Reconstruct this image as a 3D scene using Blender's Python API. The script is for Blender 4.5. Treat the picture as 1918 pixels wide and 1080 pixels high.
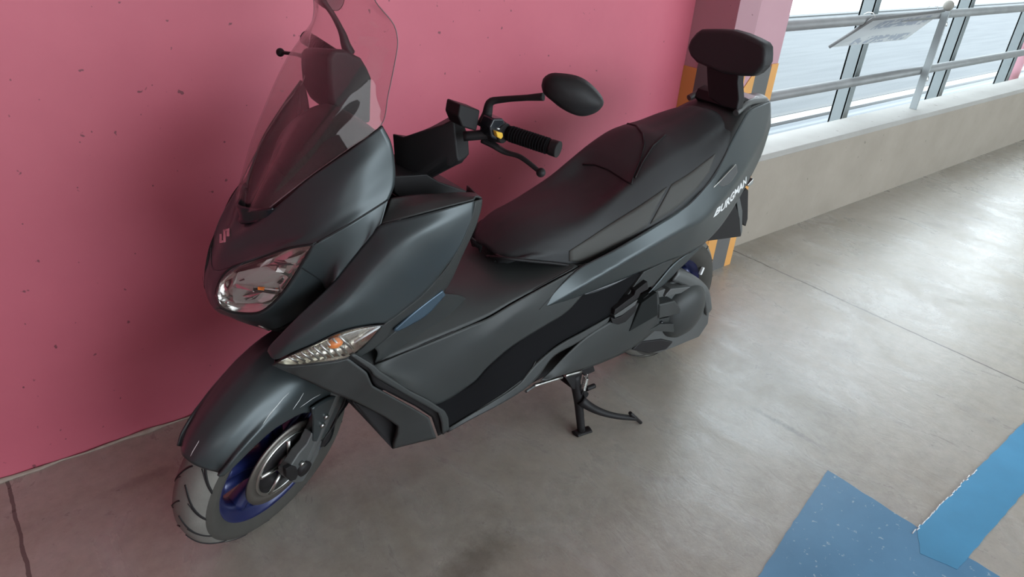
import bpy, bmesh, math, random
from mathutils import Vector, Matrix
from mathutils.bvhtree import BVHTree
random.seed(7)
for o in list(bpy.data.objects): bpy.data.objects.remove(o)
S = bpy.context.scene
COL = S.collection

# ------------------------------------------------------------------ camera
H = 1.59
F_PX, CX, CY = 1304.0, 959.0, 540.0
def nrm(v): return Vector(v).normalized()
_X = nrm((2755 - CX, -48 - CY, F_PX)); _U = -nrm((781 - CX, 2890 - CY, F_PX))
_U = (_U - _X * _U.dot(_X)).normalized(); _Y = _U.cross(_X)
RC = Matrix((_X, _Y, _U))                      # photo-camera axes (right, down, forward) -> world
CAM = Vector((0, 0, H))
right, down, fwd = RC.col[0].copy(), RC.col[1].copy(), RC.col[2].copy()
cam_d = bpy.data.cameras.new('camera'); cam = bpy.data.objects.new('camera', cam_d); COL.objects.link(cam)
m = Matrix((right, -down, -fwd)).transposed().to_4x4(); m.translation = CAM
cam.matrix_world = m
cam_d.sensor_width = 36; cam_d.lens = F_PX / 1918 * 36; cam_d.clip_start = .05; cam_d.clip_end = 200
S.camera = cam

# ------------------------------------------------------------------ light and exposure
S.view_settings.view_transform = 'Standard'; S.view_settings.look = 'None'
S.view_settings.gamma = 1; S.view_settings.use_curve_mapping = False
S.view_settings.exposure = -0.25
W = bpy.data.worlds.new('sky'); S.world = W; W.use_nodes = True
bg = W.node_tree.nodes['Background']; bg.inputs[0].default_value = (.82, .93, 1.0, 1); bg.inputs[1].default_value = 7.0

def area(name, loc, rot, sx, sy, power, col=(1, 1, 1)):
    l = bpy.data.lights.new(name, 'AREA'); l.shape = 'RECTANGLE'; l.size = sx; l.size_y = sy; l.energy = power; l.color = col
    o = bpy.data.objects.new(name, l); COL.objects.link(o); o.location = loc; o.rotation_euler = rot
    return o
# added fill lamp behind the camera, brightening the wall and left side
area('deck_fill_light', (-.6, -5.2, 1.9), (math.radians(82), 0, 0), 7.0, 2.0, 100, (.93, .97, 1))
# weak strip lamp added under the unseen ceiling
area('added_ceiling_light', (1.6, -.6, 3.5), (0, 0, 0), 1.3, .12, 9, (1, .95, .9))

# ------------------------------------------------------------------ materials
def mat(name, col, rough=.5, metal=0., spec=.5, bump=0., bscale=200, var=0., vscale=3, coat=0.):
    m = bpy.data.materials.new(name); m.use_nodes = True; nt = m.node_tree; p = nt.nodes['Principled BSDF']
    p.inputs['Base Color'].default_value = (*col, 1); p.inputs['Roughness'].default_value = rough
    p.inputs['Metallic'].default_value = metal; p.inputs['Specular IOR Level'].default_value = spec
    if coat: p.inputs['Coat Weight'].default_value = coat; p.inputs['Coat Roughness'].default_value = .12
    tc = nt.nodes.new('ShaderNodeTexCoord')
    if var:
        n = nt.nodes.new('ShaderNodeTexNoise'); n.inputs['Scale'].default_value = vscale; n.inputs['Detail'].default_value = 5
        r = nt.nodes.new('ShaderNodeMapRange'); r.inputs['From Min'].default_value = .3; r.inputs['From Max'].default_value = .7
        r.inputs['To Min'].default_value = 1 - var; r.inputs['To Max'].default_value = 1 + var
        mx = nt.nodes.new('ShaderNodeVectorMath'); mx.operation = 'SCALE'; mx.inputs[0].default_value = col
        nt.links.new(tc.outputs['Object'], n.inputs['Vector']); nt.links.new(n.outputs['Fac'], r.inputs['Value'])
        nt.links.new(r.outputs[0], mx.inputs['Scale']); nt.links.new(mx.outputs[0], p.inputs['Base Color'])
    if bump:
        n = nt.nodes.new('ShaderNodeTexNoise'); n.inputs['Scale'].default_value = bscale; n.inputs['Detail'].default_value = 4
        b = nt.nodes.new('ShaderNodeBump'); b.inputs['Strength'].default_value = bump; b.inputs['Distance'].default_value = .002
        nt.links.new(tc.outputs['Object'], n.inputs['Vector']); nt.links.new(n.outputs['Fac'], b.inputs['Height']); nt.links.new(b.outputs[0], p.inputs['Normal'])
    return m
PAINT = mat('grey_paint', (.045, .056, .060), .32, .35, .5, var=.05, vscale=6)
PLAST = mat('grey_plastic', (.036, .039, .039), .42, 0, .3, bump=.12, bscale=600, var=.12, vscale=5)
BLACK = mat('black_plastic', (.014, .013, .014), .5, 0, .22, bump=.1, bscale=500)
BGLOS = mat('black_gloss', (.012, .014, .018), .22)
RUB = mat('rubber', (.006, .006, .007), .85, 0, .12, bump=.2, bscale=400)
SEATM = mat('seat_vinyl', (.024, .025, .027), .55, 0, .35, bump=.3, bscale=900, var=.08)
SEATP = mat('pale_seat_grey', (.062, .062, .058), .6, 0, .3, bump=.3, bscale=1200)  # lighter grey for the patches on the seat sides
EDGE = mat('screen_edge_acrylic', (.16, .10, .11), .3)
LENSIN = mat('lamp_inner_grey', (.40, .40, .375), .35, .3)
LENSBAR = mat('lamp_inner_white', (.62, .62, .60), .25, .3)
LENSDK = mat('lamp_inner_dark', (.03, .03, .03), .3)
TYRE = mat('tyre_rubber', (.17, .165, .15), .85, 0, .3, bump=.25, bscale=150, var=.2, vscale=10)
SIDEW = mat('tyre_sidewall', (.05, .047, .042), .8, 0, .3, var=.15, vscale=8)
BLUE = mat('blue_wheel_paint', (.010, .016, .085), .35, .3, coat=.4)
CHROME = mat('chrome', (.8, .8, .8), .12, 1)
STEEL = mat('brushed_steel', (.5, .5, .48), .32, 1)
DISCM = mat('brake_disc_steel', (.17, .155, .14), .45, .8)
CAST = mat('cast_alloy', (.11, .115, .115), .5, .4, bump=.2, bscale=250, var=.1)
YEL = mat('yellow_switch', (.75, .45, .04), .5)
AMB = mat('amber_bulb', (.8, .22, .03), .25)
WHITE = mat('white_mark', (.75, .76, .76), .5)
STREAK = mat('streak_pale_grey', (.6, .62, .62), .6)
LOGO = mat('logo_silver', (.55, .5, .5), .2, .9)
GALV = mat('galvanised_steel', (.23, .24, .24), .5, .2, var=.1, vscale=8, bump=.1, bscale=60)
POSTM = mat('grey_painted_steel', (.17, .195, .2), .6, .1, var=.06, vscale=5)

def thinglass(name, tint, gl_rough=.05, refl=.06, haze=0.0, hazecol=(.5, .5, .5)):
    m = bpy.data.materials.new(name); m.use_nodes = True; nt = m.node_tree; nt.nodes.clear()
    out = nt.nodes.new('ShaderNodeOutputMaterial'); tr = nt.nodes.new('ShaderNodeBsdfTransparent'); gl = nt.nodes.new('ShaderNodeBsdfGlossy')
    tr.inputs[0].default_value = (*tint, 1); gl.inputs['Roughness'].default_value = gl_rough
    lw = nt.nodes.new('ShaderNodeLayerWeight'); lw.inputs[0].default_value = .5
    pw = nt.nodes.new('ShaderNodeMath'); pw.operation = 'POWER'; pw.inputs[1].default_value = 5
    fr = nt.nodes.new('ShaderNodeMath'); fr.operation = 'MULTIPLY_ADD'; fr.inputs[1].default_value = 1 - refl; fr.inputs[2].default_value = refl
    nt.links.new(lw.outputs['Facing'], pw.inputs[0]); nt.links.new(pw.outputs[0], fr.inputs[0])
    mx = nt.nodes.new('ShaderNodeMixShader')
    nt.links.new(fr.outputs[0], mx.inputs[0]); nt.links.new(tr.outputs[0], mx.inputs[1]); nt.links.new(gl.outputs[0], mx.inputs[2])
    last = mx
    if haze:
        df = nt.nodes.new('ShaderNodeBsdfDiffuse'); df.inputs[0].default_value = (*hazecol, 1)
        m2 = nt.nodes.new('ShaderNodeMixShader'); m2.inputs[0].default_value = haze
        nt.links.new(mx.outputs[0], m2.inputs[1]); nt.links.new(df.outputs[0], m2.inputs[2]); last = m2
    nt.links.new(last.outputs[0], out.inputs[0])
    return m
SCREEN = thinglass('smoked_screen', (.93, .90, .90), .03, .045, haze=.02)
LENS = thinglass('clear_lens', (.97, .97, .97), .03)

# ------------------------------------------------------------------ geometry helpers
def link(name, me, m, parent=None, smooth=True, **props):
    if smooth:
        for p in me.polygons: p.use_smooth = True
    if m is not None:
        for k in (m if isinstance(m, (list, tuple)) else [m]): me.materials.append(k)
    o = bpy.data.objects.new(name, me); COL.objects.link(o)
    if parent: o.parent = parent
    for k, v in props.items(): o[k] = v
    return o
def rs(pts, n, smooth=True):
    pts = [Vector(p) for p in pts]
    if len(pts) == 1: return [pts[0]] * n
    d = [0.]
    for a, b in zip(pts, pts[1:]): d.append(d[-1] + max((b - a).length, 1e-6))
    out = []; j = 0
    for i in range(n):
        t = d[-1] * i / (n - 1)
        while j < len(pts) - 2 and t > d[j + 1]: j += 1
        h = d[j + 1] - d[j]; u = (t - d[j]) / h; a, b = pts[j], pts[j + 1]
        if not smooth: out.append(a.lerp(b, u)); continue
        ma = (b - a) / h if j == 0 else (pts[j + 1] - pts[j - 1]) / (d[j + 1] - d[j - 1])
        mb = (b - a) / h if j == len(pts) - 2 else (pts[j + 2] - pts[j]) / (d[j + 2] - d[j])
        out.append(a * (2*u**3 - 3*u*u + 1) + ma * (h * (u**3 - 2*u*u + u)) + b * (-2*u**3 + 3*u*u) + mb * (h * (u**3 - u*u)))
    return out
def grid_mesh(G, closed=False):
    me = bpy.data.meshes.new('m'); nv = len(G); nu = len(G[0]); vs = [v for r in G for v in r]; fs = []
    for j in range(nv - 1):
        for i in range(nu if closed else nu - 1):
            k = (i + 1) % nu; fs.append((j*nu + i, j*nu + k, (j+1)*nu + k, (j+1)*nu + i))
    me.from_pydata(vs, [], fs); me.update(); return me
def flip(v): return Vector((v[0], -v[1], v[2]))
def patch(name, rows, m, parent, nu=40, nv=16, su=True, sv=True, thick=.004, mirror=True, sym=False, **props):
    """surface through rows of points; sym continues each row across the centre plane"""
    if sym: rows = [list(map(Vector, r)) + [flip(v) for v in reversed(r[:-1])] for r in rows]
    R_ = [rs(r, nu, su) for r in rows]
    cols = [rs([r[i] for r in R_], nv, sv) for i in range(nu)]
    G = [[cols[i][j] for i in range(nu)] for j in range(nv)]
    objs = []
    for side in ((0, 1) if (mirror and not sym) else (0,)):
        g = [[flip(v) for v in r] for r in G] if side else G
        me = grid_mesh(g)
        o = link(name, me, m, parent, **props)
        if thick:
            s = o.modifiers.new('s', 'SOLIDIFY'); s.thickness = thick; s.offset = 0
        objs.append(o)
    return objs[0]
def frames(path):
    T = []
    for i in range(len(path)):
        a = path[max(i - 1, 0)]; b = path[min(i + 1, len(path) - 1)]; T.append((b - a).normalized())
    up = Vector((0, 0, 1)) if abs(T[0].z) < .9 else Vector((1, 0, 0))
    N = (up - T[0] * up.dot(T[0])).normalized(); fr = []
    for t in T:
        N = (N - t * N.dot(t)).normalized(); fr.append((t, N, t.cross(N)))
    return fr
def tube_bm(bm, pts, r, n=12, seg=None, sx=1., sy=1., smooth=True, mi=0):
    seg = seg or max(2, (len(pts) - 1) * 6 + 1) if smooth else len(pts)
    path = rs(pts, seg, smooth) if smooth else [Vector(p) for p in pts]
    if not hasattr(r, '__len__'): r = [r] * len(pts)
    rr = [r[min(len(r)-1, int(k))] + (r[min(len(r)-1, int(k)+1)] - r[min(len(r)-1, int(k))]) * (k - int(k)) for k in [i * (len(r)-1) / max(1, len(path)-1) for i in range(len(path))]]
    rings = []
    for p, (t, N, Bn), q in zip(path, frames(path), rr):
        rings.append([bm.verts.new(p + (N * math.cos(2*math.pi*i/n) * sx + Bn * math.sin(2*math.pi*i/n) * sy) * q) for i in range(n)])
    for a, b in zip(rings, rings[1:]):
        for i in range(n):
            f = bm.faces.new((a[i], a[(i+1) % n], b[(i+1) % n], b[i])); f.material_index = mi; f.smooth = True
    for rg in (rings[0][::-1], rings[-1]):
        f = bm.faces.new(rg); f.material_index = mi
def bm_obj(name, bm, m, parent=None, smooth=False, bevel=0, **props):
    bmesh.ops.recalc_face_normals(bm, faces=bm.faces)
    me = bpy.data.meshes.new('m'); bm.to_mesh(me); bm.free()
    o = link(name, me, m, parent, smooth, **props)
    if bevel:
        b = o.modifiers.new('b', 'BEVEL'); b.width = bevel; b.segments = 3; b.limit_method = 'ANGLE'; b.angle_limit = math.radians(35); b.harden_normals = True
        for p in me.polygons: p.use_smooth = True
    return o
def tube(name, pts, r, m, parent=None, n=14, sx=1., sy=1., smooth=True, **props):
    bm = bmesh.new(); tube_bm(bm, pts, r, n, None, sx, sy, smooth); return bm_obj(name, bm, m, parent, **props)
def box_bm(bm, M, sx, sy, sz, mi=0):
    vs = [bm.verts.new(M @ Vector((x*sx/2, y*sy/2, z*sz/2))) for x in (-1, 1) for y in (-1, 1) for z in (-1, 1)]
    for q in ((0,1,3,2),(4,6,7,5),(0,4,5,1),(2,3,7,6),(0,2,6,4),(1,5,7,3)):
        f = bm.faces.new([vs[k] for k in q]); f.material_index = mi
def prism_bm(bm, A, Bp, mi=0):
    a = [bm.verts.new(v) for v in A]; b = [bm.verts.new(v) for v in Bp]; n = len(a)
    for f in [bm.faces.new(a), bm.faces.new(b[::-1])] + [bm.faces.new((a[i], b[i], b[(i+1) % n], a[(i+1) % n])) for i in range(n)]: f.material_index = mi
def lathe_bm(bm, prof, M, n=64, mi=0, closed=False):
    """prof: (radius, offset along local y)"""
    rings = []
    for r, y in prof: rings.append([bm.verts.new(M @ Vector((r*math.cos(2*math.pi*i/n), y, r*math.sin(2*math.pi*i/n)))) for i in range(n)])
    R2 = rings + ([rings[0]] if closed else [])
    for a, b in zip(R2, R2[1:]):
        for i in range(n):
            f = bm.faces.new((a[i], a[(i+1) % n], b[(i+1) % n], b[i])); f.material_index = mi; f.smooth = True
def empty(name, loc, **props):
    o = bpy.data.objects.new(name, None); COL.objects.link(o); o.location = loc; o.empty_display_size = .1
    for k, v in props.items(): o[k] = v
    return o
def wbox(name, a, b, m, parent=None, bevel=0, **props):
    bm = bmesh.new(); c = [(p + q) / 2 for p, q in zip(a, b)]
    box_bm(bm, Matrix.Translation(c), *[abs(q - p) for p, q in zip(a, b)])
    return bm_obj(name, bm, m, parent, bevel=bevel, **props)
# ------------------------------------------------------------------ the parking deck
def ray(px, py): return (RC @ Vector((px - CX, py - CY, F_PX))).normalized()
def G(px, py, z=0.):                       # point of a horizontal plane
    r = ray(px, py); return CAM + r * ((z - H) / r.z)
def V(px, py, y):                          # point of a plane parallel to the pink wall
    r = ray(px, py); return CAM + r * (y / r.y)

def noise_nodes(nt, vec, scale, detail=6, rough=.55, dist=0.):
    n = nt.nodes.new('ShaderNodeTexNoise'); n.inputs['Scale'].default_value = scale; n.inputs['Detail'].default_value = detail
    n.inputs['Roughness'].default_value = rough; n.inputs['Distortion'].default_value = dist; nt.links.new(vec, n.inputs['Vector']); return n.outputs['Fac']
def ramp(nt, fac, stops):
    r = nt.nodes.new('ShaderNodeValToRGB'); e = r.color_ramp.elements
    while len(e) < len(stops): e.new(.5)
    for k, (p, c) in zip(e, stops): k.position = p; k.color = (*c, 1) if len(c) == 3 else c
    nt.links.new(fac, r.inputs[0]); return r.outputs[0]
def mixc(nt, fac, a, b, mode='MIX'):
    n = nt.nodes.new('ShaderNodeMix'); n.data_type = 'RGBA'; n.blend_type = mode
    for s, v in ((n.inputs[0], fac), (n.inputs[6], a), (n.inputs[7], b)):
        if hasattr(v, 'is_linked') or isinstance(v, bpy.types.NodeSocket): nt.links.new(v, s)
        elif isinstance(v, (int, float)): s.default_value = v
        else: s.default_value = (*v, 1)
    return n.outputs[2]
def base(name):
    m = bpy.data.materials.new(name); m.use_nodes = True; nt = m.node_tree; tc = nt.nodes.new('ShaderNodeNewGeometry')
    return m, nt, nt.nodes['Principled BSDF'], tc.outputs['Position']
def scalev(nt, vec, s, rot=0):
    mp = nt.nodes.new('ShaderNodeMapping'); mp.inputs['Scale'].default_value = s; mp.inputs['Rotation'].default_value = (0, 0, rot); nt.links.new(vec, mp.inputs[0]); return mp.outputs[0]

# floor: trowelled grey-beige concrete with saw-cut joints
FLOORM, nt, p, pos = base('trowelled_concrete')
c = ramp(nt, noise_nodes(nt, pos, 1.3, 7, .6, .6), [(.28, (.27, .245, .20)), (.5, (.37, .34, .29)), (.72, (.45, .425, .375))])
st = noise_nodes(nt, scalev(nt, pos, (2.0, 1.1, 1), .5), 2.4, 10, .68, .9)
c = mixc(nt, ramp(nt, st, [(.40, (0, 0, 0)), (.66, (.55, .55, .55))]), c, (.42, .41, .39))
spk = noise_nodes(nt, pos, 60, 3, .6)
c = mixc(nt, ramp(nt, spk, [(.66, (0, 0, 0)), (.74, (.3, .3, .3))]), c, (.10, .09, .08))
stn = noise_nodes(nt, pos, 3.1, 4, .5, .5)
c = mixc(nt, ramp(nt, stn, [(.64, (0, 0, 0)), (.74, (.35, .35, .35))]), c, (.13, .11, .10))
def blot(cx_, cy_, ang, lx, ly, col, amt, soft=.25):
    global c
    mp = nt.nodes.new('ShaderNodeMapping'); mp.vector_type = 'TEXTURE'; mp.inputs['Location'].default_value = (cx_, cy_, 0); mp.inputs['Rotation'].default_value = (0, 0, ang); mp.inputs['Scale'].default_value = (lx, ly, 1)
    nt.links.new(pos, mp.inputs[0]); ln = nt.nodes.new('ShaderNodeVectorMath'); ln.operation = 'LENGTH'; nt.links.new(mp.outputs[0], ln.inputs[0])
    s_ = nt.nodes.new('ShaderNodeMath'); s_.operation = 'MULTIPLY_ADD'; s_.inputs[1].default_value = 1.6; nt.links.new(noise_nodes(nt, pos, 26, 6, .7), s_.inputs[0]); nt.links.new(ln.outputs['Value'], s_.inputs[2])
    k_ = ramp(nt, s_.outputs[0], [(.0, (amt, amt, amt)), (.5, (amt, amt, amt))]); rr = nt.nodes.new('ShaderNodeMapRange'); rr.inputs['From Min'].default_value = 1.8; rr.inputs['From Max'].default_value = 1.8 - soft * 3
    rr.inputs['To Max'].default_value = amt; nt.links.new(s_.outputs[0], rr.inputs['Value']); c = mixc(nt, rr.outputs[0], c, col)
_a, _b = G(890, 1052), G(1300, 900); blot(_a.x, _a.y, .2, .17, .07, (.12, .10, .085), .55)
_a, _b = G(1400, 758), G(1538, 836); _m = (_a + _b) / 2; blot(_m.x, _m.y, math.atan2(_b.y - _a.y, _b.x - _a.x), (_b - _a).length * .62, .018, (.16, .15, .135), .75)
_a = G(560, 905); blot(_a.x, _a.y, .3, .3, .05, (.15, .12, .105), .4)
_a = G(260, 900); blot(_a.x, _a.y, .1, .12, .03, (.16, .12, .11), .4)
sep = nt.nodes.new('ShaderNodeSeparateXYZ'); nt.links.new(pos, sep.inputs[0])
wob = noise_nodes(nt, pos, 14, 3)
def math_(op, a, b=None, c_=None):
    n = nt.nodes.new('ShaderNodeMath'); n.operation = op
    for s, v in zip(n.inputs, (a, b, c_)):
        if v is None: continue
        if isinstance(v, (int, float)): s.default_value = v
        else: nt.links.new(v, s)
    return n.outputs[0]
wx = math_('ADD', sep.outputs[0], math_('MULTIPLY', wob, .012))
jmask = None
for jx in (3.185, -.137):
    d = math_('LESS_THAN', math_('ABSOLUTE', math_('SUBTRACT', wx, jx)), .0048)
    jmask = d if jmask is None else math_('MAXIMUM', jmask, d)
fine = ramp(nt, noise_nodes(nt, pos, 21, 11, .75), [(.25, (.80, .80, .80)), (.75, (1.14, 1.14, 1.14))]); c = mixc(nt, 1.0, c, fine, 'MULTIPLY')
jm = math_('MULTIPLY', jmask, .8)
c = mixc(nt, jm, c, (.07, .06, .055)); nt.links.new(c, p.inputs['Base Color'])
rg = ramp(nt, st, [(.3, (.38, .38, .38)), (.7, (.22, .22, .22))]); nt.links.new(rg, p.inputs['Roughness']); p.inputs['Specular IOR Level'].default_value = .7
b = nt.nodes.new('ShaderNodeBump'); b.inputs['Strength'].default_value = .35; b.inputs['Distance'].default_value = .004
nt.links.new(math_('SUBTRACT', noise_nodes(nt, scalev(nt, pos, (1.8, 1, 1), .5), 9, 10, .72, .6), jm), b.inputs['Height']); nt.links.new(b.outputs[0], p.inputs['Normal'])

def painted(name, col, col2):
    m, nt, p, pos = base(name)
    c = ramp(nt, noise_nodes(nt, pos, 2.2, 6, .6), [(.3, col), (.7, col2)])
    pit = noise_nodes(nt, pos, 38, 2, .5)
    c = mixc(nt, ramp(nt, pit, [(.735, (0, 0, 0)), (.765, (.75, .75, .75))]), c, (.10, .03, .04)); nt.links.new(c, p.inputs['Base Color'])
    p.inputs['Roughness'].default_value = .55
    b = nt.nodes.new('ShaderNodeBump'); b.inputs['Strength'].default_value = .25; b.inputs['Distance'].default_value = .003
    nt.links.new(noise_nodes(nt, pos, 7, 6, .55), b.inputs['Height']); nt.links.new(b.outputs[0], p.inputs['Normal'])
    return m
PINK = painted('pink_wall_paint', (.50, .105, .155), (.55, .125, .175))
COLP = painted('hazed_pink_column_paint', (.42, .23, .27), (.46, .26, .30))  # wall pink with the greying of lens flare put into the colour
def conc(name, a, b_, sc=3, bump=.2):
    m, nt, p, pos = base(name)
    c = ramp(nt, noise_nodes(nt, pos, sc, 6, .6), [(.3, a), (.7, b_)])
    c = mixc(nt, ramp(nt, noise_nodes(nt, pos, 22, 2, .4), [(.72, (0, 0, 0)), (.76, (.5, .5, .5))]), c, (.12, .11, .09)); nt.links.new(c, p.inputs['Base Color'])
    p.inputs['Roughness'].default_value = .8
    b = nt.nodes.new('ShaderNodeBump'); b.inputs['Strength'].default_value = bump; b.inputs['Distance'].default_value = .003
    nt.links.new(noise_nodes(nt, pos, 40, 5, .6), b.inputs['Height']); nt.links.new(b.outputs[0], p.inputs['Normal']); return m
PARAM = conc('parapet_concrete', (.27, .235, .195), (.32, .28, .235))
CAPM = conc('parapet_cap_concrete', (.30, .29, .27), (.35, .34, .32))
CEILM = conc('ceiling_concrete', (.40, .39, .37), (.46, .45, .43))
ORAN = mat('orange_guard', (.62, .30, .08), .5, var=.08)
DGREY = mat('dark_guard', (.10, .10, .10), .55, var=.1)
st_ = dict(kind='structure')
wbox('floor', (-5, -6.5, -.25), (11, 2.12, 0), FLOORM, **st_)
wbox('ceiling', (-5, -6.6, 3.6), (11, 2.35, 3.8), CEILM, **st_)
wbox('wall_back', (-5, 2.067, -.2), (2.74, 2.30, 3.65), PINK, **st_)
wbox('wall_added_front', (-5, -6.6, -.2), (-.4, -6.4, 3.65), CEILM, **st_)  # unseen wall, added to cut the light from behind the camera
wbox('wall_added_end', (11, -6.6, -.2), (11.2, 2.35, 3.8), CEILM, **st_)  # unseen wall, added to dim the glare on the far floor
wbox('wall_left', (-5.2, -6.6, -.2), (-5, 2.3, 3.65), PINK, **st_)
# rough mortar line where the wall meets the floor
bm = bmesh.new(); pts = [Vector((x * .06 - 3, 2.062 + random.uniform(-.004, .002), .002)) for x in range(0, 96)]
tube_bm(bm, pts, [random.uniform(.002, .012) for _ in pts], 6, len(pts), smooth=False)
bm_obj('trim_1', bm, conc('mortar', (.30, .24, .20), (.42, .36, .31), 20), smooth=True, **st_)

# parapet
bm = bmesh.new()
def quadprism(bm, prof, x0, x1, mi): prism_bm(bm, [Vector((x0, y, z)) for y, z in prof], [Vector((x1, y, z)) for y, z in prof], mi)
quadprism(bm, [(1.908, -.2), (1.908, .485), (2.12, .485), (2.12, -.2)], 2.95, 12, 0)
quadprism(bm, [(1.902, .485), (1.912, .515), (2.12, .515), (2.12, .485)], 2.95, 12, 1)
bm_obj('wall_right', bm, [PARAM, CAPM], bevel=.004, **st_)

# pink column with striped corner guard
bm = bmesh.new()
foot = [(2.70, 2.10), (2.70, 1.84), (2.777, 1.79), (3.016, 1.79), (3.016, 2.14), (2.70, 2.14)]
prism_bm(bm, [Vector((x, y, -.1)) for x, y in foot], [Vector((x, y, 3.62)) for x, y in foot], 0)
def stripe(a, b_, z0, z1, mi, t=.004, z0b=None, z1b=None):
    a = Vector((*a, 0)); b_ = Vector((*b_, 0)); d = (b_ - a).normalized(); nn = Vector((d.y, -d.x, 0)) * t
    z1b = z1 if z1b is None else z1b
    q = [a + Vector((0, 0, z0)), b_ + Vector((0, 0, z0)), b_ + Vector((0, 0, z1b)), a + Vector((0, 0, z1))]
    prism_bm(bm, [v + nn for v in q], [v - nn * .5 for v in q], mi)
ztop = 1.018
stripe((2.70, 2.066), (2.70, 1.99), .0, ztop - .03, 1); stripe((2.70, 1.99), (2.70, 1.84), .0, ztop, 2)
stripe((2.70, 1.84), (2.777, 1.79), 0, ztop - .02, 1)
stripe((2.777, 1.79), (2.85, 1.79), 0, .93, 1, z1b=ztop); stripe((2.85, 1.79), (2.965, 1.79), 0, ztop, 2); stripe((2.965, 1.79), (3.018, 1.79), 0, ztop + .01, 1)
bm_obj('wall_column', bm, [COLP, ORAN, DGREY], **st_)

# posts standing outside the parapet
def post(x, label):
    bm = bmesh.new(); y0, y1, t = 2.226, 2.32, .012
    box_bm(bm, Matrix.Translation((x + .032, y0 + t/2, 1.5)), .064, t, 4.2)
    box_bm(bm, Matrix.Translation((x + t/2, (y0+y1)/2, 1.5)), t, y1-y0-.004, 4.2)
    box_bm(bm, Matrix.Translation((x + .032, y1 - t/2, 1.5)), .064, t, 4.2)
    return bm_obj('steel_post', bm, POSTM, label=label, category='post', group='steel posts outside the parapet')
post(4.706, 'grey steel post behind the tilted sign panel'); post(6.20, 'grey steel post right behind the slim bar with the ball top'); post(7.62, 'grey steel post beside the far pink pipe, farthest along the railing')
# rails
def rail(name, z, label):
    y = 2.078
    bm = bmesh.new(); tube_bm(bm, [Vector((2.95, y, z)), Vector((12, y, z))], .028, 20, 2, smooth=False)
    return bm_obj(name, bm, GALV, smooth=True, label=label, category='railing')
zt = (V(1475, 38, 2.078).z + V(1471, 59, 2.078).z) / 2; zm = (V(1444, 172, 2.078).z + V(1444, 189, 2.078).z) / 2
r1 = rail('handrail', zt, 'round galvanised top rail carrying the tilted sign panel'); r2 = rail('guard_rail', zm, 'lower round galvanised rail halfway above the concrete parapet')
# clamps
for x in (4.74, 6.23, 7.65):
    for rr, z in ((r1, zt), (r2, zm)):
        tube('bracket', [Vector((x, 2.078, z - .02)), Vector((x, 2.15, z - .035)), Vector((x, 2.226, z - .03))], .008, GALV, rr)
# slim bar with round cap and wire ties
b0 = empty('slim_stanchion', (5.27, 2.02, .515), label='slim flat grey bar standing on the parapet with a round pale cap', category='stanchion')
def loc(o, root):                              # world mesh coordinates -> child of an unrotated empty
    o.data.transform(Matrix.Translation(-root.location)); o.parent = root; return o
loc(wbox('bar', (5.262, 2.0, .515), (5.276, 2.046, zt + .03), mat('pale_steel', (.30, .33, .335), .5, .1), bevel=.001), b0)
bm = bmesh.new(); bmesh.ops.create_uvsphere(bm, u_segments=24, v_segments=16, radius=.033)
bmesh.ops.transform(bm, matrix=Matrix.Translation((5.29, 2.03, zt + .062)), verts=bm.verts)
loc(bm_obj('round_cap', bm, conc('cap_plastic', (.2, .19, .17), (.25, .24, .21)), smooth=True), b0)
for z in (zt - .05, zm - .045):
    loc(tube('wire_tie', [Vector((5.27, 2.03, z + .02)), Vector((5.33, 2.02, z - .012)), Vector((5.44, 2.06, z - .01)), Vector((5.50, 2.12, z + .03)), Vector((5.44, 2.15, z + .03))], .005, STEEL), b0)
# tilted sign panel
SIGN, nt, p, pos = base('sign_print')
tcs = nt.nodes.new('ShaderNodeTexCoord'); uv = tcs.outputs['Generated']
sp = nt.nodes.new('ShaderNodeSeparateXYZ'); nt.links.new(uv, sp.inputs[0])
def band(a, b_):
    return math2('MULTIPLY', math2('GREATER_THAN', sp.outputs[1], a), math2('LESS_THAN', sp.outputs[1], b_))
def math2(op, a, b=None):
    n = nt.nodes.new('ShaderNodeMath'); n.operation = op
    for s, v in zip(n.inputs, (a, b)):
        if v is None: continue
        if isinstance(v, (int, float)): s.default_value = v
        else: nt.links.new(v, s)
    return n.outputs[0]
bl = noise_nodes(nt, scalev(nt, uv, (9, 3, 1)), 2.6, 3, .5)
mask = math2('MULTIPLY', math2('MAXIMUM', band(.12, .42), band(.70, .95)), math2('GREATER_THAN', bl, .47))
mask = math2('MULTIPLY', mask, math2('MULTIPLY', math2('GREATER_THAN', sp.outputs[0], .22), math2('LESS_THAN', sp.outputs[0], .93)))
nt.links.new(mixc(nt, math2('MULTIPLY', mask, .8), (.30, .31, .31), (.05, .08, .13)), p.inputs['Base Color']); p.inputs['Roughness'].default_value = .3
A, Bq, Cq, D = V(1634, 36, 2.02), V(1768, 20, 2.02), V(1695, 73, 2.205), V(1553, 88, 2.205)
bm = bmesh.new(); nn = (Bq - A).cross(D - A).normalized() * .004
prism_bm(bm, [v + nn for v in (A, Bq, Cq, D)], [v - nn for v in (A, Bq, Cq, D)])
sg = bm_obj('hanging_sign', bm, SIGN, label='tilted pale sign panel with blue lettering hung on the top rail', category='sign')
bm = bmesh.new(); tube_bm(bm, [D, A, A.lerp(Bq, .5), Bq], .010, 8, 4, smooth=False); bm_obj('frame_edge', bm, DGREY, sg)
for t in (.06, .94):
    q = A.lerp(Bq, t); tube('hook', [q + Vector((0, .01, -.005)), q + Vector((0, .025, .022)), q + Vector((0, .06, .026)), q + Vector((0, .085, .01))], .0025, STEEL, sg, 8)
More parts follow.
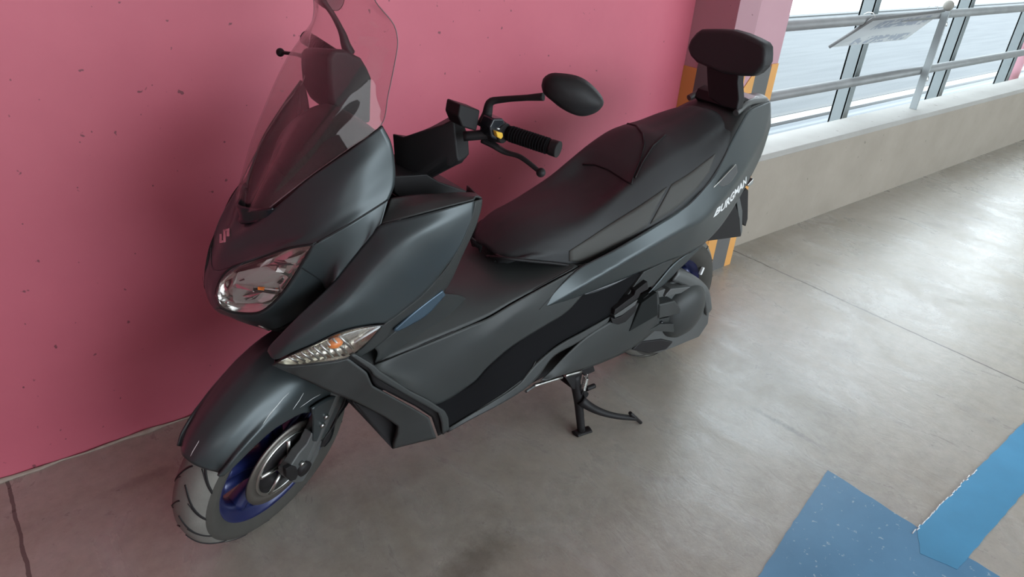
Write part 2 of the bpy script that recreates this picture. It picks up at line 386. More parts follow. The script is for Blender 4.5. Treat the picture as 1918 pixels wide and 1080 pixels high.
# far pink pipe column
fx = V(1898, 110, 2.35)
bm = bmesh.new(); lathe_bm(bm, [(.001, -2), (.085, -2), (.085, 1.5), (.001, 1.5)], Matrix.Translation((fx.x + .05, 2.35, .9)) @ Matrix.Rotation(math.pi/2, 4, 'X'), 32)
bm_obj('drain_pipe', bm, mat('pale_pink_paint', (.58, .30, .36), .5), smooth=True, label='pale pink round pipe at the far right end of the railing', category='pipe')

# outside: gravel roof, gutter edge, ribbed metal sheet
OUT, nt, p, pos = base('pale_gravel_roof')
c = ramp(nt, noise_nodes(nt, pos, 55, 4, .7), [(.3, (.047, .053, .057)), (.7, (.075, .083, .088))])
c = mixc(nt, ramp(nt, noise_nodes(nt, scalev(nt, pos, (.25, 3, 1)), 2.2, 4), [(.35, (0, 0, 0)), (.62, (.4, .4, .4))]), c, (.10, .108, .112)); nt.links.new(c, p.inputs['Base Color']); p.inputs['Roughness'].default_value = .8
RIB = mat('ribbed_sheet', (.085, .10, .112), .5, .2)
DK = mat('gutter_grey', (.035, .04, .04), .6)
WF = mat('white_edge', (.25, .26, .26), .6)
wbox('trim_2', (-3, 4.62, -.8), (34, 10.3, -.53), OUT, **st_)
wbox('trim_3', (-3, 10.3, -.8), (60, 10.55, -.50), DK, **st_)
wbox('trim_4', (-3, 4.60, -.8), (34, 4.68, -.515), DK, **st_)
wbox('trim_5', (-3, 4.44, -.8), (34, 4.60, -.52), WF, **st_)
bm = bmesh.new(); ys = [2.4 + .03 * i for i in range(69)]
G_ = [[Vector((x, y, -.56 + (.012 if (i // 2) % 2 else 0))) for i, y in enumerate(ys)] for x in (-3, 34)]
me = grid_mesh(G_); link('trim_6', me, RIB, None, False, **st_)
for k, z in enumerate((.06, .72, 1.55)):
    pass

# painted blue bay marks
BLUEP, nt, p, pos = base('blue_floor_paint')
c = ramp(nt, noise_nodes(nt, pos, 3, 6, .6), [(.3, (.065, .19, .33)), (.7, (.10, .26, .43))])
c = mixc(nt, ramp(nt, noise_nodes(nt, pos, 45, 3, .6), [(.64, (0, 0, 0)), (.70, (.7, .7, .7))]), c, (.40, .50, .55)); nt.links.new(c, p.inputs['Base Color']); p.inputs['Roughness'].default_value = .38
def flatpoly(name, pts, m, z=.0015, jit=.002, **props):
    P = []
    for a, b_ in zip(pts, pts[1:] + pts[:1]):
        n = max(2, int((Vector(b_) - Vector(a)).length / .03))
        for i in range(n): P.append(Vector(a).lerp(Vector(b_), i / n) + Vector((random.uniform(-jit, jit), random.uniform(-jit, jit), 0)))
    bm = bmesh.new(); vs = [bm.verts.new((v.x, v.y, z)) for v in P]; f = bm.faces.new(vs)
    r = bmesh.ops.extrude_face_region(bm, geom=[f])
    for v in r['geom']:
        if isinstance(v, bmesh.types.BMVert): v.co.z -= z - .0002
    return bm_obj(name, bm, m, **props)
g1, g2 = G(1550, 880), G(1420, 1080)
gl = g1.lerp(g2, 1.7); gr = G(1725, 992); gr2 = G(1900, 1090)
flatpoly('floor_marking', [g1, gr, Vector((gr2.x + .02, -.35, 0)), Vector((gl.x, -.35, 0)), gl], BLUEP, .0014, label='wide faded blue painted block on the concrete floor', category='floor marking')
yb = [G(1918, 790).y, G(1918, 922).y]
flatpoly('floor_marking', [(1.99, yb[0], 0), (7, yb[0], 0), (7, yb[1], 0), (1.93, yb[1], 0), (1.90, yb[0] - .05, 0)], mat('bright_blue_floor_paint', (.06, .27, .47), .35, var=.12, vscale=4), .0022, label='brighter blue painted stripe running beside the bay to the right', category='floor marking')
bm = bmesh.new(); x = 1.955
while x < 2.42:
    l = random.uniform(.012, .03); yy = yb[0] + random.uniform(-.0015, .0025)
    tube_bm(bm, [Vector((x, yy, .0025)), Vector((x + l, yy + random.uniform(-.003, .003), .0025))], .0016, 6, 2, smooth=False); x += l * random.uniform(.8, 1.3)
bm_obj('chipped_paint', bm, WHITE, label='broken white paint line along the edge of the blue stripe', category='paint chips')

# ------------------------------------------------------------------ the scooter
BF, BR = Vector((.436, 1.45, 0)), Vector((2.02, 1.472, 0))
LEAN = math.radians(1.5)
yaw = math.atan2(BR.y - BF.y, BR.x - BF.x)
BM = Matrix.Translation(BF) @ Matrix.Rotation(yaw, 4, 'Z') @ Matrix.Rotation(LEAN, 4, 'X')   # local x: to the rear, y: right side, z: up
BMI = BM.inverted(); CB = BMI @ CAM
def bray(px, py): return (BMI.to_3x3() @ ray(px, py)).normalized()
def P(px, py, s):                      # point of the photo at s metres left of the scooter's centre plane
    r = bray(px, py); return CB + r * ((-s - CB.y) / r.y)
def PX(px, py, x):                     # point of a cross plane of the scooter
    r = bray(px, py); return CB + r * ((x - CB.x) / r.x)
def PL(px, py, M_, y):                 # point of a plane y = const of another frame M_ (given in scooter space)
    Mi = M_.inverted(); r = Mi.to_3x3() @ bray(px, py); c = Mi @ CB; return M_ @ (c + r * ((y - c.y) / r.y))
def PS(l): return [P(*q) for q in l]
bike = empty('maxi_scooter', (0, 0, 0), label='dark grey maxi scooter with tall clear screen parked along the pink wall', category='scooter')
bike.matrix_world = BM
V3 = lambda x, s, z: Vector((x, -s, z))
def both(f):                            # build left and right twin
    for sg in (1, -1): f(sg)

DARKP = mat('dark_plastic', (.012, .014, .014), .6, 0, .12)
# ---- inner hull (black)
def hull(name, secs, m, n=28, nv=30, **kw):
    rows = []
    for x, z0, z1, w0, w1 in secs:
        r = []
        for i in range(n):
            a = 2 * math.pi * i / n; c, s = math.cos(a), math.sin(a)
            ex = .55; cy = math.copysign(abs(c) ** ex, c); cz = math.copysign(abs(s) ** ex, s)
            t = (cz + 1) / 2; r.append(Vector((x, cy * (w0 + (w1 - w0) * t), z0 + (z1 - z0) * t)))
        rows.append(r)
    cols = [rs([r[i] for r in rows], nv, True) for i in range(n)]
    Gd = [[cols[i][j] for i in range(n)] for j in range(nv)]
    me = grid_mesh(Gd, True); bm = bmesh.new(); bm.from_mesh(me); bm.verts.ensure_lookup_table()
    bm.faces.new([bm.verts[i] for i in range(n)]); bm.faces.new([bm.verts[(nv - 1) * n + i] for i in range(n)][::-1])
    return bm_obj(name, bm, m, bike, smooth=True, **kw)
hull('inner_frame', [(-.03, .84, .90, .05, .05), (.05, .76, .95, .11, .09), (.14, .70, 1.0, .15, .10), (.22, .55, 1.03, .15, .11), (.30, .42, .98, .15, .12),
                     (.38, .36, .90, .14, .12), (.46, .34, .66, .14, .12), (.6, .33, .60, .14, .10), (.75, .34, .64, .14, .11), (.9, .36, .74, .14, .13)], BLACK)
hull('frame_cover', [(.85, .36, .66, .12, .12), (1.0, .36, .72, .12, .12), (1.1, .40, .76, .12, .12), (1.2, .46, .82, .12, .13), (1.4, .60, .91, .11, .12), (1.6, .72, .96, .10, .10), (1.82, .86, 1.0, .05, .04)], BLACK)

# ---- nose cowl
r0 = PS([(716, 236, .19), (655, 282, .165), (579, 335, .125), (514, 391, .075), (480, 413, .03), (464, 414, 0)])
r1 = PS([(732, 268, .20), (662, 320, .185), (590, 372, .15), (524, 415, .10), (470, 428, .04), (447, 430, 0)])
r2 = PS([(739, 312, .205), (672, 366, .20), (596, 420, .175), (541, 445, .135), (470, 458, .06), (424, 452, 0)])
r3 = PS([(738, 345, .21), (668, 392, .205), (598, 440, .185), (543, 456, .15), (464, 482, .08), (410, 480, 0)])
r4 = PS([(727, 373, .215), (657, 417, .21), (588, 457, .19), (542, 464, .155), (458, 491, .085), (402, 504, 0)])
patch('nose_cowl', [r0, r1, r2, r3, r4], PAINT, bike, nu=90, nv=40, sym=True)
# strip between the two headlights and the chin below them
s0 = PS([(458, 491, .085), (430, 502, .055), (402, 504, 0)])
s1 = PS([(412, 528, .04), (402, 528, .02), (394, 528, 0)])
s2 = PS([(405, 552, .035), (398, 552, .02), (393, 551, 0)])
s3 = PS([(414, 577, .045), (406, 578, .025), (401, 576, 0)])
patch('headlight_divider', [s0, s1, s2, s3], PAINT, bike, nu=24, nv=20, sym=True)
a0 = PS([(588, 458, .188), (562, 500, .170), (531, 547, .150), (506, 573, .130), (485, 586, .110), (460, 588, .082), (432, 584, .06), (414, 577, .045), (401, 576, 0)])
a1 = PS([(640, 470, .185), (600, 525, .160), (565, 560, .135), (530, 585, .110), (498, 597, .09), (468, 599, .068), (440, 593, .048), (424, 587, .03), (412, 584, 0)])
a2 = PS([(628, 526, .150), (600, 560, .120), (572, 585, .100), (545, 603, .085), (512, 616, .07), (478, 609, .052), (450, 600, .036), (436, 594, .02), (428, 590, 0)])
patch('chin_fairing', [a0, a1, a2], PAINT, bike, nu=80, nv=16, sym=True)
a3 = PS([(660, 560, .10), (630, 590, .08), (600, 612, .06), (560, 625, .04), (530, 622, .03), (500, 612, .02), (480, 605, .01), (470, 600, .005), (465, 598, 0)])
patch('chin_underside', [a2, a3], BLACK, bike, nu=60, nv=8, sym=True)
# small bright clip under the chin
bm = bmesh.new(); tube_bm(bm, PS([(484, 608, .062), (505, 617, .066)]), .004, 8, 2); bm_obj('chin_clip', bm, STEEL, bike)
# headlights
hb0 = [(405, 552, .035), (411, 527, .04), (430, 503, .058), (460, 491, .085), (500, 478, .122), (540, 465, .155), (587, 457, .19)]
hb1 = [(405, 552, .035), (412, 573, .045), (432, 583, .062), (460, 587, .085), (485, 585, .112), (506, 572, .132), (531, 546, .152), (562, 499, .172), (587, 457, .19)]
T, Bt = rs(PS(hb0), 40), rs(PS(hb1), 40)
out = (P(470, 540, .12) - P(470, 540, .10)).normalized()
def lampgrid(depth, bul, n=14, shr=0.):
    G_ = []
    for j in range(n):
        t = j / (n - 1); row = []
        for i in range(40):
            u = i / 39; a, b_ = T[i], Bt[i]; c = a.lerp(b_, t); mid = a.lerp(b_, .5)
            c = c.lerp(mid, shr); k = math.sin(math.pi * t) * math.sin(math.pi * min(1, u * 1.15 + .05)) ** .6
            c = c + (CB - c).normalized() * (bul * k) * Vector((0, 0, 0)).length if False else c + Vector((-.5, -.75, .1)).normalized() * (bul * k - depth * min(1, 6 * min(t, 1 - t)) * min(1, 8 * u, 5 * (1 - u)))
            row.append(c)
        G_.append(row)
    return G_
def lamp(sgn):
    fl = (lambda g: [[flip(v) for v in r] for r in g]) if sgn < 0 else (lambda g: g)
    hs = link('headlight', grid_mesh(fl(lampgrid(.028, .012))), mat('lamp_reflector', (.62, .60, .58), .16, 1), bike)
    gd = lampgrid(.018, .012, 14)
    gi_ = lampgrid(.022, .012, 20); tri = BVHTree.FromPolygons([v for r_ in gi_ for v in r_], [(j*40+i, j*40+i+1, (j+1)*40+i+1, (j+1)*40+i) for j in range(19) for i in range(39)])
    def facet(nm, pts, m, lift=.004, dz=0.):
        q = []
        for (u, v) in pts:
            px, py = 400 + u / 7.2, 450 + v / 7.2; r = bray(px, py); hit = tri.ray_cast(CB, r)[0]
            if hit is None: return
            q.append(hit - r * (lift + .003 * (len(q) % 2)))
        if sgn < 0: q = [flip(v) for v in q]
        bm = bmesh.new(); bm.faces.new([bm.verts.new(v) for v in q]); o = bm_obj(nm, bm, m, hs); s = o.modifiers.new('s', 'SOLIDIFY'); s.thickness = .002
    facet('reflector_bowl', [(262, 500), (330, 430), (600, 360), (700, 350), (880, 430), (990, 490), (870, 640), (540, 640), (300, 575), (258, 610)], LENSIN, .001)
    facet('reflector_bowl', [(258, 640), (310, 640), (540, 690), (830, 720), (760, 790), (640, 840), (480, 850), (300, 845), (262, 800)], LENSIN, .001)
    facet('reflector_shelf', [(300, 585), (540, 622), (530, 682), (312, 640)], CHROME, .004)
    facet('bulb_reflection', [(602, 622), (690, 627), (684, 668), (602, 660)], AMB, .006)  # orange reflection of the bulb, put in as a coloured facet
    facet('reflector_shelf', [(692, 640), (890, 660), (880, 678), (692, 656)], LENSBAR, .007)
    facet('dark_slot', [(540, 664), (840, 690), (826, 712), (560, 690)], LENSDK, .005)
    facet('dark_slot', [(340, 545), (400, 515), (415, 535), (360, 550)], LENSDK, .005)
    facet('reflector_shelf', [(700, 345), (850, 345), (830, 412), (720, 392)], CHROME, .004)
    facet('reflector_shelf', [(870, 362), (980, 382), (950, 432), (842, 420)], LENSBAR, .005)
    facet('reflector_fin', [(870, 190), (1180, 88), (1322, 52), (1150, 160), (880, 214)], LENSBAR, .003)
    facet('reflector_fin', [(960, 262), (1180, 190), (1285, 118), (1120, 300), (1000, 290)], LENSIN, .003)
    facet('dark_slot', [(800, 285), (1040, 310), (1100, 335), (900, 335)], LENSDK, .004)
    facet('reflector_fin', [(640, 320), (720, 260), (800, 240), (740, 320), (620, 370)], LENSBAR, .004)
    facet('reflector_fin', [(390, 752), (500, 690), (660, 702), (480, 772)], CHROME, .005)
    facet('dark_slot', [(400, 790), (480, 772), (640, 712), (560, 790), (430, 815)], LENSDK, .004)
    facet('reflector_fin', [(660, 704), (832, 730), (772, 800), (650, 842), (570, 800)], LENSBAR, .004)
    facet('dark_slot', [(850, 570), (930, 500), (960, 530), (900, 590)], LENSDK, .005)
    facet('reflector_fin', [(890, 500), (980, 470), (1005, 500), (900, 640), (880, 640)], CHROME, .003)
    c = P(426, 566, .052); c = flip(c) if sgn < 0 else c
    bm = bmesh.new(); bmesh.ops.create_uvsphere(bm, u_segments=20, v_segments=12, radius=.005); bmesh.ops.transform(bm, matrix=Matrix.Translation(c), verts=bm.verts)
    bm_obj('bulb_shield', bm, STEEL, hs, smooth=True)
    # dark bezel along the inner edge
    bz = [gd[7][i] for i in range(0, 9)]
    g2 = lampgrid(-.001, .014)
    o = link('headlight_lens', grid_mesh(fl(g2)), LENS, hs); s = o.modifiers.new('s', 'SOLIDIFY'); s.thickness = .002
    rim = [flip(v) if sgn < 0 else v for v in T + Bt[::-1]]
    bm = bmesh.new(); tube_bm(bm, rim, .0028, 8, len(rim), smooth=False); bm_obj('lamp_seal', bm, BLACK, hs)
both(lamp)

# ---- windscreen
E_ = [(505, 388, .078), (579, 331, .122), (655, 277, .160), (714, 234, .182), (727, 178, .184), (742, 104, .184), (745, 76, .182), (737, 45, .176), (703, 2, .155)]
C_ = [(500, 389, .074), (545, 308, .098), (600, 236, .124), (650, 172, .142), (686, 128, .148), (710, 92, .148), (718, 66, .144), (706, 30, .135), (682, -8, .12)]
eL = PS(E_); cL = PS(C_)
eL.append(V3(eL[-1].x + .012, .10, eL[-1].z + .045)); cL.append(V3(cL[-1].x + .012, .07, cL[-1].z + .035))
mid = [V3(.005, 0, .965), V3(.045, 0, 1.03), V3(.09, 0, 1.11), V3(.13, 0, 1.18), V3(.165, 0, 1.25), V3(.195, 0, 1.30), V3(.215, 0, 1.34), V3(.235, 0, 1.38), V3(.255, 0, 1.42), V3(.268, 0, 1.445)]
rows = []
for e, c, m_ in zip(eL, cL, mid):
    q = c.lerp(m_, .5) + Vector((-.012, 0, .0)); rows.append([e, c.lerp(e, .45), c, q, m_])
patch('windscreen', rows, SCREEN, bike, nu=80, nv=60, sym=True, thick=.003).modifiers['s'].use_rim = False
for sg in (1, -1):
    pe = [v if sg > 0 else flip(v) for v in rs(eL, 60)]
    bm = bmesh.new(); tube_bm(bm, pe, .0011, 6, 60, smooth=False); bm_obj('screen_edge', bm, EDGE, bike, smooth=True)
# black screen garnish at its foot
patch('screen_garnish', [PS([(512, 389, .078), (500, 391, .07), (474, 390, .035), (446, 384, 0)]), PS([(512, 393, .074), (498, 408, .06), (476, 413, .03), (452, 412, 0)]), PS([(505, 396, .066), (494, 410, .055), (474, 417, .03), (448, 416, 0)])], BGLOS, bike, nu=40, nv=10, sym=True, thick=.006)
# inner dash: rises from the screen foot to the gauges
d0 = PS([(716, 236, .185), (655, 282, .160), (579, 335, .120), (514, 391, .070), (470, 410, .0)])
d1 = [V3(.24, .17, 1.165), V3(.18, .14, 1.11), V3(.13, .11, 1.07), V3(.08, .07, 1.03), V3(.05, .0, 1.01)]
d2 = [V3(.235, .14, 1.10), V3(.23, .12, 1.10), V3(.19, .09, 1.085), V3(.15, .05, 1.07), V3(.13, .0, 1.065)]
d3 = [V3(.25, .12, 1.05), V3(.26, .11, 1.045), V3(.28, .09, 1.04), V3(.25, .05, 1.035), V3(.24, .0, 1.035)]
patch('dashboard', [d0, d1, d2, d3], BLACK, bike, nu=50, nv=20, sym=True)
# instrument hood
hull('instrument_cluster', [(.09, 1.0, 1.06, .07, .05), (.15, 1.0, 1.125, .13, .10), (.24, 1.0, 1.165, .13, .11), (.31, 1.0, 1.12, .12, .10)], BLACK)

# ---- front leg shield
tip = P(502, 657, .165)
up = [tip] + PS([(507, 646, .175), (530, 622, .19), (561, 590, .20), (596, 557, .205), (626, 527, .205), (655, 490, .213), (690, 447, .222), (713, 421, .23), (770, 407, .262), (830, 391, .285), (888, 376, .30)])
md = [tip] + PS([(512, 664, .185), (540, 645, .215), (580, 618, .235), (625, 585, .25), (665, 552, .258), (702, 512, .265), (740, 478, .275), (770, 452, .282), (810, 430, .292), (850, 412, .298), (886, 392, .302)])
lo = [tip] + PS([(515, 672, .19), (550, 657, .215), (600, 636, .235), (650, 615, .25), (700, 605, .258), (722, 603, .262), (755, 580, .27), (795, 547, .28), (830, 505, .292), (860, 462, .300), (884, 405, .303)])
shield = patch('leg_shield', [up, md, lo], PAINT, bike, nu=90, nv=24)
# forward flank between headlight seam and the notch
f0 = PS([(562, 500, .171), (575, 480, .18), (588, 458, .19), (620, 439, .20), (657, 418, .211), (695, 394, .214), (727, 374, .217)])
f1 = PS([(600, 525, .165), (625, 490, .195), (640, 470, .205), (662, 458, .213), (685, 440, .218), (700, 420, .222), (720, 398, .224)])
f2 = PS([(612, 541, .16), (626, 527, .205), (640, 509, .209), (655, 490, .213), (675, 466, .218), (695, 441, .224), (713, 421, .23)])
patch('side_cowl', [f0, f1, f2], PAINT, bike, nu=50, nv=20)
# dark returning edge of the shield
bo = PS([(902, 373, .285), (901, 385, .285), (893, 415, .285), (878, 450, .28), (863, 482, .275), (846, 520, .265), (828, 549, .255), (797, 580, .25), (765, 601, .245), (741, 618, .24), (705, 648, .235), (655, 678, .228)])
bi = PS([(889, 376, .30), (887, 392, .302), (881, 410, .302), (868, 445, .300), (856, 469, .298), (836, 500, .292), (812, 528, .284), (782, 558, .276), (752, 582, .268), (722, 604, .262), (690, 636, .25), (650, 668, .24)])
patch('shield_edge', [bi, bo], PLAST, bike, nu=60, nv=8)
bk_ = [v + Vector((.035, .10, -.01)) for v in bo]
patch('shield_back', [bo, bk_], BLACK, bike, nu=40, nv=8)
# ledge on top of the shield
l0 = PS([(713, 421, .23), (770, 405, .262), (830, 389, .285), (888, 374, .30)])
l1 = PS([(722, 400, .215), (775, 385, .245), (835, 374, .27), (892, 368, .292)])
l2 = PS([(732, 372, .20), (775, 366, .215), (830, 363, .245), (886, 362, .27), (902, 371, .285)])
patch('shield_ledge', [l0, l1, l2], PLAST, bike, nu=40, nv=14)
l3 = [v + Vector((.01, .09, -.005)) for v in l2]
l3 = [V3(.27, .14, .93), V3(.30, .13, .93), V3(.33, .12, .92), V3(.35, .12, .91), V3(.37, .12, .90)]
patch('glovebox_lid', [l2, l3], BLACK, bike, nu=40, nv=10)
patch('cowl_side_return', [PS([(716, 236, .19), (732, 268, .20), (739, 312, .205), (738, 345, .21), (727, 373, .215)]), [V3(.19, .12, 1.12), V3(.21, .12, 1.08), V3(.23, .12, 1.04), V3(.24, .13, 1.0), V3(.25, .14, .97)]], BLACK, bike, nu=24, nv=8)
# rider-side inner wall of the shield
w0 = PS([(902, 373, .285), (893, 415, .285), (863, 482, .275), (828, 549, .255)])
w1 = [V3(.36, .10, .95), V3(.37, .10, .88), V3(.38, .10, .80), V3(.40, .10, .73)]
patch('inner_leg_shield', [w0, w1, [flip(v) for v in w1], [flip(v) for v in w0]], BLACK, bike, nu=24, nv=24, sv=False, mirror=False)

# ---- front indicators
i0 = PS([(514, 680, .19), (548, 663, .215), (590, 644, .235), (632, 624, .25), (672, 613, .258), (718, 608, .262)])
i1 = PS([(514, 680, .19), (545, 684, .205), (590, 680, .225), (630, 675, .238), (655, 668, .245), (690, 640, .255), (718, 608, .262)])
Ti, Bi = rs(i0, 36), rs(i1, 36)
def ind(sgn):
    def g(d, b_):
        G_ = []
        for j in range(9):
            t = j / 8
            G_.append([(lambda v: flip(v) if sgn < 0 else v)(Ti[i].lerp(Bi[i], t) + Vector((-.25, -.95, .1)).normalized() * (b_ * math.sin(math.pi * t) * math.sin(math.pi * i / 35) - d * min(1, 4 * min(t, 1 - t)) * min(1, 8 * i / 35, 8 * (35 - i) / 35))) for i in range(36)])
        return G_
    h_ = link('indicator', grid_mesh(g(.022, .0)), CHROME if False else mat('indicator_reflector', (.6, .57, .5), .22, 1, bump=.9, bscale=60), bike)
    o = link('indicator_lens', grid_mesh(g(-.001, .008)), LENS, h_); s = o.modifiers.new('s', 'SOLIDIFY'); s.thickness = .002
    bm = bmesh.new(); c = P(628, 642, .232); c = flip(c) if sgn < 0 else c
    bmesh.ops.create_uvsphere(bm, u_segments=20, v_segments=12, radius=.012); bmesh.ops.transform(bm, matrix=Matrix.Translation(c) @ Matrix.Diagonal((1.5, 1, 1, 1)), verts=bm.verts)
    bm_obj('amber_bulb', bm, AMB, h_, smooth=True)
    bm = bmesh.new()
    for k in range(9):
        a = Ti[5 + k * 2].lerp(Bi[5 + k * 2], .18) + Vector((0, .006, 0)); b_ = Ti[7 + k * 2].lerp(Bi[7 + k * 2], .86) + Vector((0, .006, 0))
        a, b_ = (flip(a), flip(b_)) if sgn < 0 else (a, b_); tube_bm(bm, [a, b_], .0028, 6, 2)
    bm_obj('reflector_rib', bm, STEEL, h_)
    a, b_ = P(664, 640, .244), P(712, 611, .258); a, b_ = (flip(a), flip(b_)) if sgn < 0 else (a, b_)
    bm = bmesh.new(); tube_bm(bm, [a, b_], .003, 8, 2); bm_obj('light_strip', bm, WHITE, h_)
    rim = [flip(v) if sgn < 0 else v for v in Ti + Bi[::-1]]
    bm = bmesh.new(); tube_bm(bm, rim, .002, 6, len(rim), smooth=False); bm_obj('lamp_seal', bm, BLACK, h_)
both(ind)

# ---- lower front cover with its air scoop
q0 = PS([(510, 682, .185), (545, 686, .205), (590, 682, .225), (632, 676, .238), (652, 670, .242), (687, 697, .252), (697, 722, .256), (772, 763, .262), (804, 782, .262), (813, 808, .262), (817, 818, .258)])
q1 = PS([(514, 684, .17), (548, 699, .185), (585, 716, .198), (622, 734, .21), (662, 749, .22), (690, 763, .225), (722, 780, .23), (746, 797, .235), (744, 812, .232), (738, 828, .226), (736, 839, .22)])
patch('lower_front_cover', [q0, q1], PLAST, bike, nu=70, nv=14, su=False)
q2 = [v + Vector((.03, .07, -.015)) for v in q1]
patch('scoop_wall', [q1, q2], BLACK, bike, nu=50, nv=6, su=False)
patch('scoop_bottom', [PS([(664, 752, .20), (689, 788, .205), (712, 815, .21), (736, 839, .215)]), PS([(690, 763, .20), (722, 780, .205), (746, 800, .20), (742, 832, .21)]), ], BLACK, bike, nu=20, nv=6)
patch('belly_panel', [PS([(660, 750, .20), (690, 789, .205), (736, 839, .218), (817, 819, .256)]), [V3(.20, .03, .40), V3(.24, .03, .33), V3(.30, .03, .31), V3(.36, .03, .31)]], BLACK, bike, nu=24, nv=8, su=False)
# black channel and grey sill strip
patch('gap_channel', [PS([(640, 664, .235), (690, 694, .245), (700, 720, .247), (778, 760, .252), (808, 780, .252), (820, 815, .250)]), PS([(665, 662, .24), (700, 700, .25), (715, 712, .25), (790, 752, .255), (826, 772, .258), (834, 808, .258)])], BLACK, bike, nu=40, nv=4, su=False)
patch('sill_strip', [PS([(655, 664, .246), (692, 690, .254), (700, 703, .256), (760, 738, .262), (796, 758, .266), (820, 772, .268), (826, 790, .268), (828, 812, .264)]), PS([(662, 660, .246), (700, 683, .254), (712, 694, .256), (768, 731, .262), (800, 747, .266), (832, 768, .268), (838, 780, .268), (840, 803, .266)])], PLAST, bike, nu=50, nv=4, su=False, thick=.008)

# ---- centre tunnel and side covers
tunL = [(660, 660, .225), (694, 684, .225), (741, 665, .222), (800, 641, .215), (858, 617, .21), (914, 592, .20), (960, 565, .195), (1010, 538, .19), (1082, 499, .185)]
tl = PS(tunL)
hts = [.05, .06, .07, .08, .075, .05, .03, .012, .0]
rows = [[a, V3(a.x, .17, a.z + h * .45), V3(a.x, .11, a.z + h * .85), V3(a.x, .05, a.z + h), V3(a.x, 0, a.z + h * 1.03)] for a, h in zip(tl, hts)]
patch('centre_tunnel', rows, PLAST, bike, nu=44, nv=60, sym=True)
tw0 = PS([(700, 650, .235), (741, 618, .24), (765, 601, .245), (797, 580, .25), (828, 549, .252)])
tw1 = PS([(700, 683, .222), (745, 662, .20), (800, 630, .17), (850, 600, .14), (880, 565, .11)])
patch('knee_panel', [tw0, [a.lerp(b_, .5) + Vector((.01, 0, .004)) for a, b_ in zip(tw0, tw1)], tw1], PLAST, bike, nu=30, nv=14)
patch('storage_door', [PS([(737, 618, .256), (770, 588, .260), (800, 564, .263), (829, 543, .266)]), PS([(742, 619, .250), (770, 606, .250), (800, 587, .252), (833, 551, .258)])], mat('sky_tinted_gloss', (.06, .10, .14), .18, .3), bike, nu=24, nv=8, thick=.006)  # shield pocket; the sky's blue reflection is put into its colour
c0 = PS([(690, 688, .235), (741, 667, .228), (800, 643, .218), (880, 609, .208), (914, 595, .203), (960, 568, .2), (1015, 538, .196), (1071, 508, .192), (1098, 492, .188)])
c1 = PS([(694, 692, .25), (750, 700, .235), (810, 690, .222), (870, 655, .218), (920, 625, .215), (965, 590, .212), (1010, 572, .205), (1050, 560, .2), (1090, 545, .195)])
c2 = PS([(708, 693, .255), (768, 731, .25), (815, 757, .225), (885, 716, .215), (911, 688, .212), (955, 650, .21), (1010, 615, .207), (1060, 584, .202), (1093, 549, .195)])
patch('side_cover', [c0, c1, c2], PLAST, bike, nu=80, nv=24)
# foot board with ribbed mat
m0 = PS([(815, 757, .222), (850, 737, .215), (885, 716, .212), (911, 688, .21), (955, 650, .207), (1010, 612, .205), (1060, 582, .20), (1093, 549, .19), (1130, 535, .188), (1197, 510, .186)])
m1 = PS([(837, 803, .262), (880, 776, .26), (930, 745, .256), (972, 716, .25), (1000, 682, .235), (1040, 646, .222), (1090, 618, .21), (1140, 590, .20), (1160, 560, .195), (1200, 512, .190)])
board = patch('footboard', [m0, m1], RUB, bike, nu=70, nv=10)
e0 = PS([(837, 803, .264), (880, 776, .262), (930, 746, .258), (972, 717, .252), (1000, 683, .238), (1042, 648, .226), (1092, 620, .214), (1142, 592, .206)])
e1 = PS([(839, 808, .27), (882, 784, .268), (934, 757, .264), (978, 730, .257), (1007, 704, .246), (1034, 668, .234), (1078, 642, .222), (1136, 604, .210)])
patch('footboard_edge', [e0, e1], PLAST, bike, nu=60, nv=6, thick=.007)
e2 = [v + Vector((0, .04, -.03)) for v in e1]
patch('underboard', [e1, e2], BLACK, bike, nu=30, nv=4)
bm = bmesh.new(); tube_bm(bm, PS([(845, 798, .262), (935, 742, .257), (966, 720, .252), (988, 702, .245), (996, 690, .24), (1003, 676, .236)]), .0022, 6); bm_obj('mat_ridge', bm, PLAST, board)
# passenger recess (glossy dark)
patch('passenger_recess', [PS([(1075, 572, .193), (1093, 548, .19), (1140, 530, .188), (1197, 510, .186)]), PS([(1060, 595, .198), (1110, 590, .195), (1150, 565, .192), (1180, 530, .190)])], BGLOS, bike, nu=24, nv=8)

# ---- lower rear cover (over the engine)
lc0 = PS([(1012, 712, .235), (1030, 695, .225), (1062, 662, .215), (1100, 628, .21), (1145, 600, .205), (1175, 585, .202), (1213, 552, .198), (1232, 543, .195)])
lc1 = PS([(1030, 708, .235), (1058, 700, .225), (1085, 692, .215), (1112, 684, .21), (1140, 673, .205), (1168, 660, .20), (1205, 636, .196), (1233, 612, .19)])
patch('engine_side_cover', [lc0, [a.lerp(b_, .5) + Vector((0, -.006, 0)) for a, b_ in zip(lc0, lc1)], lc1], PLAST, bike, nu=50, nv=14)
def prism(name, px, s0, s1, m, bevel=.003, mirror=False, **kw):
    for sg in ((1, -1) if mirror else (1,)):
        bm = bmesh.new(); A = PS([(a, b_, s0) for a, b_ in px]); Bq = [Vector((v.x, -s1, v.z)) for v in A]
        if sg < 0: A = [flip(v) for v in A]; Bq = [flip(v) for v in Bq]
        prism_bm(bm, A, Bq); o = bm_obj(name, bm, m, bike, bevel=bevel, **kw)
    return o
prism('engine_shroud', [(960, 738), (1000, 690), (1100, 605), (1228, 545), (1228, 600), (1170, 648), (1100, 680), (1030, 700)], .188, .10, BLACK)
prism('cover_inset', [(1179, 621), (1202, 568), (1231, 547), (1233, 590)], .212, .18, DARKP)
prism('folded_footpeg', [(1152, 580), (1188, 553), (1191, 544), (1213, 527), (1215, 541), (1200, 549), (1196, 558), (1165, 579), (1150, 591)], .215, .19, BLACK, .002)
